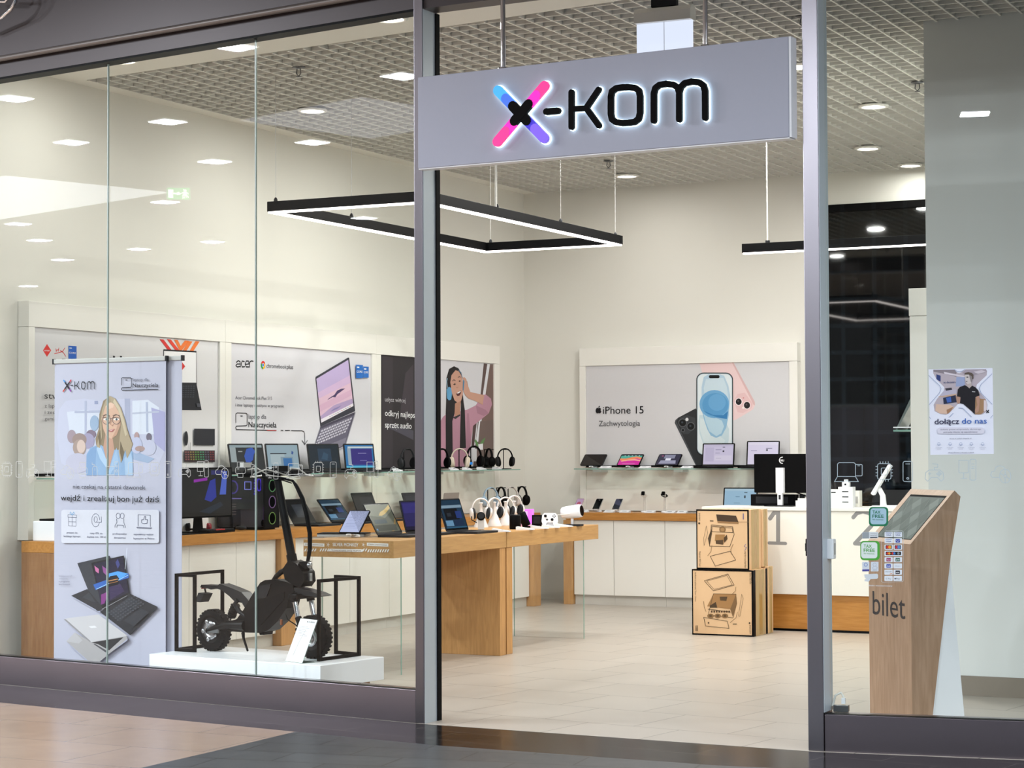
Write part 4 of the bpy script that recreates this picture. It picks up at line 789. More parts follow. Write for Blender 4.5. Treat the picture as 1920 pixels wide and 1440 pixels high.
phone('phone with a black screen on a white stand under the dark tablet', 1119, 951, [R(0, 0, 1, 1, '0a0a0d', .3), R(.4, .86, .6, .9, '8a8a90')], m_grey)
phone('phone with a slate blue screen on a white stand under the wave tablet', 1156, 952, [R(0, 0, 1, 1, '2c2e3c', .6), PL([(0, .5), (0, 1), (.4, 1), (1, .6), (1, .3)], '4b4c62', .7), R(.35, .9, .65, .94, '0a0a0c')], m_grey)
def watch(label, px, strap, group='watches on the back worktop'):
    p = onY(px, 957, 19.5); t = thing('smartwatch', label, 'watch', (p.x, 19.5, .936), math.radians(10), group)
    MB().lathe([(.035, 0), (.035, .01), (.03, .014), (.001, .014)], m_white2, 18).tube([(.0, .012, .01), (0, .014, .19)], .01, mat('clear_acrylic', 'd9d6cf', .15, noise=0), 8).build('stand', t)
    MB().tube([(math.cos(a_)*.028, .0+math.sin(a_)*.034-.01, .16-.01*math.cos(a_)) for a_ in [2*PI*k/18 for k in range(18)]], .009, strap, 8, RX(math.radians(20)) @ T(0, .06, .005), True, .45).tube([(.02, 0, .01), (.022, .01, .08), (.015, .012, .14)], .004, m_white, 6).build('strap', t)
    MB().prism(rr(.036, .042, .009), -.01, 0, m_blk2, T(-.004, -.038, .196) @ RX(math.radians(-30)) @ YZ).build('case', t, .002)
watch('smartwatch on a pale strap on a tall clear stand, right of the phones', 1208, mat('strap_pale', 'cfc8bc', .5)); watch('smartwatch on a black strap on a tall clear stand, nearest the cartons', 1246, m_blk)
t = thing('tablet', 'silver tablet lying flat on the back worktop beside the cartons', 'tablet', (onY(1295, 960, 19.4).x, 19.4, .936), 0); MB().prism(rr(.24, .17, .012), 0, .008, mat('silver', 'b9b6b0', .3, metal=.6)).build('case', t); MB().prism(rr(.23, .16, .01), .0081, .0085, m_blk2).build('screen', t)
# ---- charging tablet on the sticker table
c = onZ(654, 1003, .962); slab('tablet', 'tablet with a white document on a white charging stand on the sticker table', (c.x, c.y, .975), math.radians(2), .172, .235, 47, [R(0, 0, 1, 1, 'bcc4ea', .95)]+[R(.12, .88-.07*k, .12+(.7, .55, .75, .6)[k % 4], .895-.07*k, 'a2aad6') for k in range(11)], m_blk, 'tablets on show', 'tablet')
# ---- price tags: little white cards on slanted feet
def tagcard(label, P, rz, group, w=.085, l=.055):
    t = thing('price_tag', label, 'price tag', P, rz, group)
    MB().prism([(-l/2, 0), (l/2, 0), (l/2, .024), (l/2-.004, .026), (-l/2, .006)], -w/2, w/2, m_white2, M(((0, 0, 1, 0), (1, 0, 0, 0), (0, 1, 0, 0), (0, 0, 0, 1)))).build('card', t)
    MB().add([(x, y, .0075+.0226*(y+l/2)/(l-.004)) for x, y in ((-w*.28, -.012), (.02, -.012), (.02, -.004), (-w*.28, -.004))], [(0, 1, 2, 3)], col('8a8a8e')).build('lettering', t)
for px, lb in ((1135, 'after the dark tablet'), (1209, 'after the wave tablet'), (1288, 'before the lavender laptop')):
    tagcard('white price tag on the back glass shelf %s' % lb, (onY(px, 882, 19.47).x, 19.47, SB), 0, 'price tags on the back shelf', .11, .07)
for px, lb in ((1094, 'beside the pink phone'), (1142, 'between the black and slate phones'), (1172, 'beside the slate phone'), (1219, 'between the two watches'), (1257, 'right of the black watch'), (1279, 'beside the flat tablet')):
    tagcard('white price tag on the back worktop %s' % lb, (onY(px, 959, 19.33).x, 19.33, .936), 0, 'price tags on the back worktop', .1, .06)
# ---- headphones
def headphones(label, P, rz, band, cup, group, sc=1, name='headphones', mic=False, pad=None):
    t = thing(name, label, 'headphones', P, rz, group)
    pts = [(.075*sc*math.cos(a_), 0, (.085+.09*math.sin(a_))*sc) for a_ in [math.radians(q) for q in range(-12, 193, 12)]]
    MB().tube(pts, .012*sc, band, 8, None, False, .55).build('headband', t)
    for s in (-1, 1):
        mx = T(s*.07*sc, 0, .052*sc) @ RY(s*math.radians(98)) @ M.Diagonal((1.1, .85, 1, 1))
        c_ = MB().lathe([(.001, .024*sc), (.034*sc, .022*sc), (.043*sc, .01*sc), (.043*sc, 0), (.001, 0)], cup, 18, mx).build('ear_cup', t)
        MB().lathe([(.044*sc, 0), (.046*sc, -.01*sc), (.036*sc, -.02*sc), (.022*sc, -.014*sc), (.001, -.012*sc)], pad or m_blk, 18, mx).build('cushion', c_)
    if mic: MB().tube([(-.085*sc, -.01, .04*sc), (-.09*sc, -.05, .0), (-.06*sc, -.1, -.02)], .004, m_blk, 6).build('microphone', t)
    return t
def hook(label, P, rz, h, group, metal=None):
    t = thing('headphone_stand', label, 'stand', P, rz, group)
    MB().prism(rr(.1, .13, .01, 3), 0, .006, m_blk).build('foot', t)
    MB().tube([(0, .05, .005), (0, .05, h)], .005, m_blk, 8).build('post', t)
    MB().tube([(0, .055, h), (0, -.05, h)], .004, m_blk, 8).build('arm', t)
cream = mat('cream_leather', 'cfc3b0', .45); hblue = mat('pale_blue', '9fb8cc', .4); hwhite = mat('headset_white', 'e2dcd8', .4)
for px, rz, bm, cm, nm in ((764, 70, m_dk, m_dk, 'black headphones on a hook stand before the dark poster, left of the steel post'), (829, 75, m_blk, m_blk, 'black headphones on a hook stand on the glass shelf touching the steel post'), (862, 35, cream, cream, 'cream headphones on a hook stand on the left glass shelf'),
                           (889, 68, m_blk, m_blk, 'large black headphones with a blue tag on the left glass shelf'), (917, 140, m_blk, m_blk, 'black headphones seen edge-on on the shelf below the brown poster'), (947, 45, m_blk, m_dk, 'black headphones at the far end of the left glass shelf')):
    x = -9.46; p = onX(px, 884, x); r = math.radians(rz)
    h = headphones(nm, (x, p.y, SZ+.02), r, bm, cm, 'headphones on the glass shelf', 1.06 if px != 889 else 1.2, pad=cream if bm == cream else None)
    if px == 889: MB().bx(-.11, -.07, -.058, -.052, .03, .055, scr('2f8fe8', .8)).build('tag', h)
    hook('black hook stand holding the %s' % nm.replace(' on a hook stand', '').replace('on the left glass shelf', 'on the shelf').replace('at the far end of the left glass shelf', 'at the shelf end'), (x+.05*math.sin(r)*-1*.0, p.y, SZ), r, .197 if px != 889 else .22, 'hook stands on the glass shelf')
for k, px in enumerate((745, 851, 876, 903, 932)):
    lb = ('left of the steel post', 'before the cream headphones', 'before the large black headphones', 'before the edge-on headphones', 'before the last headphones')[k]
    tagcard('white price tag on the left glass shelf %s' % lb, (-9.38, onX(px, 886, -9.38).y, SZ), PI/2, 'price tags on the left shelf', .1, .06)
for px, rz, bm, nm in ((920, 62, hblue, 'pale blue headphones on a stand at the far end of the left worktop'), (940, 145, m_blk, 'black headphones seen edge-on beside the pale blue ones'), (958, 60, hwhite, 'white headphones between two black pairs on the left worktop'), (979, 150, m_blk, 'black headphones nearest the corner on the left worktop')):
    x = -9.4; p = onX(px, 957, x); r = math.radians(rz)
    headphones(nm, (x, p.y, 1.005), r, bm, bm, 'headphones on the left worktop', 1.12, pad=bm if bm != m_blk else None)
    hook('black T-shaped stand of the %s' % nm.split(' on a')[0].split(' between')[0].split(' nearest')[0].replace(' beside the pale blue ones', ' beside pale blue ones')+(' nearest the corner' if 'nearest' in nm else ''), (x, p.y, .941), r, .255, 'hook stands on the left worktop')
# ---- white headsets on white stands, table two
Z2 = .941
def T2(px, py, z=Z2):
    p = onZ(px, py, z)
    if p.x < -7.8: p = onX(px, py, -7.8)
    if p.x > -7.21: p = onX(px, py, -7.21)
    p.y = min(p.y, 15.9); return p
for px, py, rz, nm, mc in ((902, 982, 40, 'white headset with black padding on a stand, nearest the black laptop', True), (927, 986, 65, 'white headset on a tapered stand, left of the black cylinder speaker', False), (948, 985, 50, 'white headset on a tapered stand directly behind the black cylinder speaker', False), (964, 976, 60, 'white headset on a stand left of the purple glowing cube', True)):
    p = T2(px, py); r = math.radians(rz); hz = .05 if py > 980 else .06
    headphones(nm, (p.x, p.y, Z2+hz+.012), r, hwhite, hwhite, 'white headsets on the display table', .98, 'headset', mc, pad=m_dk)
    t = thing('headset_stand', 'white tapered stand under the %s' % nm.split(',')[0].replace('white headset with black padding on a stand', 'black-padded white headset').replace(' directly behind the black cylinder speaker', ' behind the cylinder speaker').replace('white headset on a stand left of', 'headset beside').replace('white headset on a tapered stand', 'headset')+(' left of the speaker' if 'left of the black' in nm else ''), 'stand', (p.x, p.y, Z2), r, 'white headset stands')
    MB().lathe([(.06, 0), (.058, .012), (.05, .03), (.034, .075), (.016, .11), (.011, .19), (.02, .2), (.001, .204)], hwhite, 20).build('body', t)
# ---- speakers and gadgets on table two
p = T2(902, 993); t = thing('smartwatch', 'round black watch face on a grey slanted stand on the headset table', 'watch', (p.x, p.y, Z2), math.radians(28))
MB().prism([(-.025, -.012), (.025, -.012), (.022, 0), (-.022, 0)], 0, .1, m_grey, T(0, .0, .0) @ RX(math.radians(-14))).build('stand', t); MB().lathe([(.001, .012), (.026, .012), (.034, .006), (.034, -.004), (.001, -.004)], m_blk, 24, T(0, .012, .105) @ RX(math.radians(78))).build('case', t); MB().lathe([(.001, .0135), (.024, .0132)], m_dk, 24, T(0, .012, .105) @ RX(math.radians(78))).build('dial', t)
p = T2(966, 992); t = thing('speaker', 'black cylinder speaker at the front edge of the headset table', 'speaker', (p.x, p.y, Z2), 0, 'speakers on the table'); MB().lathe([(.043, 0), (.046, .006), (.046, .105), (.043, .112), (.001, .112)], m_blk, 28).build('body', t); MB().lathe([(.04, .1125), (.038, .115), (.001, .115)], m_dk, 28).build('top', t); MB().bx(.03, .09, -.02, .02, 0, .01, m_blk).build('cable', t)
p = T2(988, 989); t = thing('speaker', 'black tube speaker leaning on its stand before the purple cube', 'speaker', (p.x, p.y, Z2), math.radians(27), 'speakers on the table'); mx = T(.0, 0, .012) @ RY(math.radians(-24)); MB().lathe([(.03, 0), (.036, .006), (.036, .11), (.031, .118), (.001, .118)], m_blk, 24, mx).build('body', t); MB().bx(-.035, .035, -.03, .03, 0, .012, m_blk).build('foot', t)
p = T2(992, 978); t = thing('glowing_cube', 'translucent cube glowing pink and purple on the headset table', 'light cube', (p.x, p.y, Z2), math.radians(20)); MB().prism(rr(.125, .125, .01), .004, .125, mat('lit_pink_acrylic', 'd060ff', .25, emit=1.5, ecol='c94dff', noise=0)).build('body', t, .004); MB().bx(-.03, .02, -.0635, -.0626, .04, .11, scr('f0a8ff', 1.6)).build('emblem', t); MB().bx(-.066, .066, -.066, .066, 0, .004, m_white2).build('foot', t)
p = T2(1007, 986); t = thing('speaker', 'small black cube speaker right of the purple cube', 'speaker', (p.x, p.y, Z2), math.radians(24), 'speakers on the table'); MB().prism(rr(.085, .085, .012), .008, .09, m_blk).build('body', t, .003); MB().bx(-.03, .03, -.044, -.042, .02, .08, m_dk).build('grille', t); MB().bx(-.045, .045, -.045, .045, 0, .008, m_dk).tube([(.03, -.04, .006), (.08, -.07, .008), (.1, -.06, .012)], .008, m_blk, 8).build('foot', t)
p = T2(1031, 987); t = thing('game_controller', 'white game controller with black sticks standing beside the projector', 'controller', (p.x, p.y, Z2), math.radians(22))
mx = T(0, 0, .03) @ RX(math.radians(-14)) @ YZ
MB().prism([(-.055, -.03), (-.035, -.028), (-.025, 0), (.025, 0), (.035, -.028), (.055, -.03), (.068, .01), (.062, .06), (.045, .078), (-.045, .078), (-.062, .06), (-.068, .01)], -.018, .018, m_white2, mx).build('body', t, .012, seg=3)
for x, y in ((-.036, .052), (.02, .022)): MB().lathe([(.011, .018), (.012, .026), (.001, .027)], m_blk, 12, mx @ T(x, y, 0)).build('stick', t)
b = MB()
for x, y in ((.036, .062), (.036, .042), (.026, .052), (.046, .052)): b.lathe([(.0045, .018), (.0045, .022), (.001, .022)], m_blk, 8, mx @ T(x, y, 0))
b.box((-.022, .022, .02), (.018, .006, .004), m_blk, mx).box((-.022, .022, .02), (.006, .018, .004), m_blk, mx).build('button', t)
MB().prism([(-.04, 0), (.04, 0), (.02, .05), (-.02, .05)], -.03, -.02, m_white2, YZ @ T(0, 0, .0)).bx(-.04, .04, -.03, .05, 0, .004, m_white2).build('stand', t)
p = T2(1073, 986); t = thing('projector', 'white cylindrical projector with a dark round lens at the far table end', 'projector', (p.x, p.y, Z2), math.radians(3))
MB().prism(rr(.17, .11, .02, 4), 0, .014, m_dk).build('base', t); MB().tube([(0, 0, .012), (0, 0, .06)], .012, m_white2, 12).build('stem', t)
mx = T(-.09, 0, .105) @ RZ(math.radians(0)) @ RY(math.radians(83)); o = MB().lathe([(.001, 0), (.04, 0), (.047, .008), (.052, .05), (.055, .15), (.052, .172), (.047, .176)], m_white2, 28, mx).build('body', t); MB().lathe([(.045, .1775), (.001, .1775)], mat('lens_dark', '2a1f1a', .1, noise=0), 28, mx).build('lens', t); MB().tube([(.0, -.055, .1), (-.05, -.06, .095), (-.12, -.05, .09)], .003, m_white, 6).build('cable', t)
for k, (px, py, lb) in enumerate(((940, 997, 'left of the cylinder speaker'), (985, 995, 'before the leaning tube speaker'), (1012, 993, 'before the black cube speaker'), (1033, 991, 'before the game controller'), (1058, 989, 'left of the projector base'))):
    p = T2(px, py); tagcard('white price tag on the headset table %s' % lb, (p.x, p.y, Z2), PI/2+.25, 'price tags on the headset table', .06, .14)
# ---- desktop computer corner
p = onX(495, 998, -9.17); TW = onX(524, 996, -9.17).y-p.y
t = thing('computer_tower', 'black computer tower with a glass side and purple lights on the left worktop', 'computer', (-9.17, p.y, .941), 0); D_, H_ = .45, .427
MB().bx(-D_, 0, .01, TW, .012, H_, m_blk).bx(-D_, 0, 0, .01, .012, .04, m_blk).bx(-D_, 0, 0, .01, H_-.02, H_, m_blk).bx(-.03, 0, 0, .01, .04, H_-.02, m_blk).bx(-D_, -D_+.02, 0, .01, .04, H_-.02, m_blk).build('case', t, .004)
o = MB(); b_in = mat('board_dark', '14101f', .4)
o.bx(-D_+.03, -.035, .0088, .0098, .05, H_-.03, b_in).bx(-.42, -.08, .0072, .0088, .06, .15, mat('psu_shroud', '26263a', .4)).bx(-.36, -.06, .0066, .0088, .215, .245, mat('graphics_card', '322a48', .35)); o.build('board', t)
g = MB(); vio, blu2 = scr('5a3cf0', 1.5), scr('9fb4ff', 1.8)
for rct in ((-.19, .32, -.125, .325), (-.19, .38, -.125, .385), (-.19, .32, -.185, .385), (-.13, .32, -.125, .385)): g.bx(rct[0], rct[2], .004, .0064, rct[1], rct[3], blu2)
for z in range(6): g.bx(-.1+.004*(z % 2), -.075, .004, .0064, .28+z*.022, .293+z*.022, vio)
for z in range(5): g.bx(-.40, -.36, .004, .0064, .29+z*.022, .302+z*.022, scr('5f7fff', 1.2))
for z in range(5): g.bx(-.32, -.27, .004, .0066, .12+z*.02, .126+z*.02, scr('a8937a', .5))
g.bx(-.33, -.22, .004, .0066, .245, .252, scr('b9b0ff', .9)); g.tube([(-.3+.045*math.cos(q), .005, .34+.05*math.sin(q)) for q in [2*PI*k/20 for k in range(20)]], .006, scr('6a58c8', .8), 6, None, True).tube([(-.05+.02*math.cos(q), .005, .36+.05*math.sin(q)) for q in [2*PI*k/14 for k in range(14)]], .005, vio, 6, None, True); g.build('light_strip', t)
MB().bx(-D_+.003, -.003, -.004, -.001, .02, H_-.006, glass('smoked_side', (.55, .5, .62), .05)).build('glass_side', t)
fn = MB()
for z, c in ((.35, '5fae6a'), (.22, '9a6fae'), (.09, '7aa84a')): fn.lathe([(.05, .0), (.05, .004), (.044, .004), (.044, 0)], scr(c, .35), 28, T(.0005, TW*.52, z) @ RY(PI/2)).lathe([(.043, .001), (.001, .001)], m_dk, 20, T(.0005, TW*.52, z) @ RY(PI/2))
fn.build('fan', t); MB().bx(-.42, -.03, .02, TW-.02, 0, .011, m_blk).build('foot', t)
p = onX(424, 975, -9.26); t = thing('monitor', 'wide black computer monitor half hidden behind the roll-up banner', 'monitor', (-9.26, p.y-.33, .9445), math.radians(82))
mw, z0, z1 = .62, .115, .50
MB().prism(rr(mw, z1-z0, .01, 3, 0, (z0+z1)/2), 0, .03, m_blk, YZ).build('housing', t); s = MB(); mxs = YZ @ T(0, z0+.012, .0295)
draw(s, mxs, mw-.02, z1-z0-.024, [R(0, 0, 1, 1, '0b0b14', .4), PL([(.5, .35), (.6, .75), (.7, .8), (.72, .4), (.62, .3)], '1e2c90', .9), PL([(.3, .72), (.55, .76), (.55, .82), (.3, .78)], '8a1fa0', .9), PL([(.4, .1), (.8, .3), (.85, .22), (.6, .05)], '1c2a3c', .6), R(.62, .88, .88, .97, '30307a', .6), PL([(.78, .45), (.84, .95), (.92, .95), (.9, .45)], '4a62c8', .8)], .001); s.build('screen', t)
MB().prism([(-.05, .01), (.05, .01), (.03, z0+.06), (-.03, z0+.06)], 0, .02, m_blk, T(0, .05, 0) @ YZ).prism(rr(.22, .12, .02), 0, .01, m_blk, T(0, .07, 0)).build('stand', t)
W = lambda px, py, z=.941: onZ(px, py, z)
p = W(432, 1000); t = thing('mouse_mat', 'wide black mouse mat on the left worktop before the computer tower', 'mat', (-9.28, 13.0, .941), PI/2); MB().prism(rr(1.1, .22, .02), 0, .003, m_rubber, T(-.1, 0, 0)).build('pad', t)
t = thing('keyboard', 'black gaming keyboard with red keys on the mouse mat', 'keyboard', (-9.205, onX(408, 996, -9.2).y, .9445), PI/2); MB().prism(rr(.36, .1, .01), 0, .018, m_blk).build('housing', t); k = MB()
for r in range(5):
    for c in range(14): k.bx(-.168+c*.024, -.148+c*.024, -.043+r*.0175, -.029+r*.0175, .018, .026, mat('red_key', 'c43a3a', .4) if (r < 2 and 3 < c < 9) else m_dk)
k.build('keys', t)
t = thing('mouse', 'dark computer mouse on the mouse mat right of the keyboard', 'mouse', (-9.225, onX(453, 995, -9.22).y, .9455), PI/2); MB().ball((0, 0, .019), (.03, .05, .018), m_dk, 16).build('body', t); MB().bx(-.004, .004, .02, .04, .034, .041, m_blk).build('wheel', t)
t = thing('earphones', 'small dark headset with a red cup under the monitor', 'headphones', (-9.44, onX(383, 992, -9.42).y-.05, .941), .4); MB().tube([(.07*math.cos(q), .06*math.sin(q), .018) for q in [PI*k/10 for k in range(11)]], .009, m_blk, 8).build('headband', t)
for s in (-1, 1): MB().lathe([(.001, .03), (.03, .028), (.034, 0), (.001, 0)], mat('dark_red', '9a2030', .4) if s > 0 else m_blk, 16, T(s*.07, 0, .036) @ RY(s*PI/2)).build('ear_cup', t)
t = thing('storage_box', 'white box behind the monitor stand on the left worktop', 'box', (-9.6, onX(365, 985, -9.5).y, .941), 0); MB().bx(-.02, .06, -.2, .25, 0, .15, m_white2).build('box', t, .004); MB().bx(-.022, .062, -.202, .252, .15, .156, m_white).build('lid', t)
t = thing('printer', 'white box-shaped printer with a black flat top at the window end of the worktop', 'printer', (-9.58, 11.62, .941), 0); MB().bx(0, .3, 0, .3, 0, .14, m_white2).build('body', t, .006); MB().bx(.04, .28, .02, .26, .14, .155, m_blk).build('lid', t, .004)
# ---- loose cables and cards on the shelf
for k, (px, lb) in enumerate(((575, 'between the shelf laptops'), (640, 'right of the dark shelf laptop'), (905, 'under the edge-on headphones'))):
    p = onX(px, 886, -9.38); t = thing('cable', 'black coiled cable on the left glass shelf %s' % lb, 'cable', (-9.38, p.y, SZ+.004), 0, 'cables on the shelf'); MB().tube([(.02*math.cos(q*1.3), .05*math.sin(q)+.02*math.cos(2.1*q), .002*(q % 1)) for q in [i*.4 for i in range(22)]], .004, m_blk, 6).build('wire', t)
# ================================================================== things on the cash desk
DZ = 1.067
yM = 17.42; c = onY(1466, 945, yM)
t = thing('monitor', 'black monitor seen from behind with a white stand on the cash desk', 'monitor', (c.x, yM, DZ), math.radians(-3), 'monitors')
mx0 = lambda px: onY(px, 900, yM).x-c.x; zz = lambda py: onY(1460, py, yM).z-DZ
MB().prism(rr(.60, zz(851)-zz(924), .008, 3, .045, (zz(851)+zz(924))/2), -.014, .014, m_blk, YZ).bx(-.1, .2, .014, .05, .2, .38, m_blk).build('housing', t)
s = MB(); draw(s, T(.045, 0, 0) @ RZ(PI) @ YZ @ T(0, zz(924)+.008, .0142), .58, zz(851)-zz(924)-.016, [R(0, 0, 1, 1, 'c9d4de', .7), R(0, .85, 1, 1, '3a5a7a')]); s.build('screen', t)
MB().bx(-.036, .036, -.05, -.014, zz(924)-.0, zz(877), m_white2).bx(-.022, .022, -.05, -.02, .01, zz(924), m_white2).bx(-.01, .01, -.0515, -.05, .06, .1, m_dk).build('stand', t, .004)
MB().prism(rr(.26, .2, .012), 0, .008, m_dk).build('base', t); a = Art((0, yM-.0142, 0), (1, 0, 0)); a.ell(1467, 863, 6.4, 6.4, ink_w, 24); a.ell(1467, 863, 5.2, 5.2, m_blk, 24); a.text('DELL', 1462.6, 865, 1471.4, 865, 3.6, ink_w, .02); a.build('logo', t)
p = onY(1437, 935, 17.62); t = thing('computer', 'small black computer box behind the monitor on the cash desk', 'computer', (p.x-.12, 17.46, DZ), 0); MB().bx(0, .42, .08, .2, 0, .1, m_blk).build('housing', t, .004); MB().bx(.05, .35, .078, .08, .02, .08, m_dk).build('front', t)
def deskthing(name, label, cat, px, y, w, d, h, mt, grp=None, extra=None, rz=0):
    p = onY(px, 946, y); t = thing(name, label, cat, (p.x, y, DZ), rz, grp); MB().prism(rr(w, d, min(w, d)*.08, 2), 0, h, mt).build('body', t, .002)
    if extra: extra(t, w, d, h)
    return t
deskthing('card_holder', 'white leaflet holder on the cash desk touching the right steel post', 'holder', 1507, 17.22, .13, .06, .055, m_white2, extra=lambda t, w, d, h: MB().bx(-.05, .05, -.01, 0, h, h+.02, m_white).build('leaflet', t))
deskthing('terminal', 'small white payment terminal on the cash desk behind the leaflet holder', 'terminal', 1506, 17.6, .07, .05, .11, m_white, extra=lambda t, w, d, h: MB().bx(-.025, .025, -.027, -.025, .06, .1, m_dk).build('display', t))
deskthing('carton', 'white carton on the cash desk peeking out right of the steel post', 'box', 1566, 17.42, .1, .09, .15, m_white2, 'white product boxes on the desk', lambda t, w, d, h: MB().bx(-.02, .02, -.0465, -.045, h-.03, h-.02, m_dk).build('slot', t))
def slots(t, w, d, h):
    b = MB()
    for z in (.045, .09, .135): b.bx(-.028, .028, -d/2-.0012, -d/2, z-.004, z+.004, m_dk)
    b.build('slot', t)
deskthing('carton', 'white box with three dark slots on the cash desk', 'box', 1588, 17.25, .13, .09, .175, m_white2, 'white product boxes on the desk', slots)
p = onY(1588, 946, 17.25); t = thing('earbud_box', 'tiny white box with a hang tab on top of the slotted box', 'box', (p.x-.005, 17.25, DZ+.176), 0); MB().bx(-.03, .03, -.025, .025, 0, .04, m_white2).build('box', t, .002); MB().bx(-.018, .018, -.002, .002, .04, .062, m_white2).bx(-.008, .008, -.0265, -.025, .012, .028, m_dk).build('tab', t)
deskthing('carton', 'white carton standing right behind the slotted box', 'box', 1605, 17.42, .09, .08, .14, m_white, 'white product boxes on the desk', lambda t, w, d, h: MB().bx(-.03, .03, -.0412, -.04, .03, .09, m_grey).build('print', t))
p = onY(1650, 946, 17.35); t = thing('barcode_scanner', 'white barcode scanner tilted on its stand on the cash desk', 'scanner', (p.x, 17.35, DZ), 0)
MB().tube([(.03, 0, .01), (.025, 0, .1), (0, 0, .15), (-.03, 0, .165)], [.03, .024, .022, .02], m_white2, 12).build('neck', t); MB().box((0, 0, 0), (.3, .07, .03), m_white2, T(.02, -.01, .235) @ RY(math.radians(-58))).build('head', t, .008); MB().prism(rr(.13, .12, .03), 0, .014, m_white2).build('foot', t)
deskthing('terminal', 'small pale card reader lying on the cash desk right of the scanner', 'terminal', 1672, 17.3, .1, .07, .02, m_white2, extra=lambda t, w, d, h: MB().bx(-.03, .03, -.02, .02, h, h+.001, m_dk).build('display', t))
t = thing('cable', 'black cables trailing behind the white boxes on the cash desk', 'cable', (onY(1562, 946, 17.5).x, 17.5, DZ+.005), 0); MB().tube([(-.35, 0, .12), (-.1, .02, .03), (.05, -.02, .02), (.2, .03, .01), (.4, 0, .03), (.5, .02, .01)], .006, m_blk, 6).tube([(-.3, .02, .06), (0, .05, .05), (.25, .0, .0)], .005, m_blk, 6).build('wire', t)
t = thing('chair', 'dark office chair back behind the cash desk', 'chair', (onY(1690, 946, 18.4).x-.05, 18.5, 0), math.radians(20)); mdc = mat('chair_fabric', '141519', .8)
MB().prism(rr(.46, .5, .1, 5, 0, .95), -.03, .03, mdc, RX(math.radians(-8)) @ YZ).build('backrest', t); MB().prism(rr(.48, .46, .08), .44, .52, mdc, T(0, -.2, 0)).build('seat', t); MB().tube([(0, -.2, .08), (0, -.2, .44)], .03, m_dk, 12).tube([(0, .0, .72), (0, .05, .5), (0, -.15, .44)], .025, m_dk, 10).build('column', t)
for k in range(5): q = k*2*PI/5; o = MB().tube([(0, -.2, .09), (.28*math.cos(q), -.2+.28*math.sin(q), .06)], .02, m_dk, 8).build('leg', t); MB().ball((.28*math.cos(q), -.2+.28*math.sin(q), .028), .028, m_blk, 10).build('caster', o)
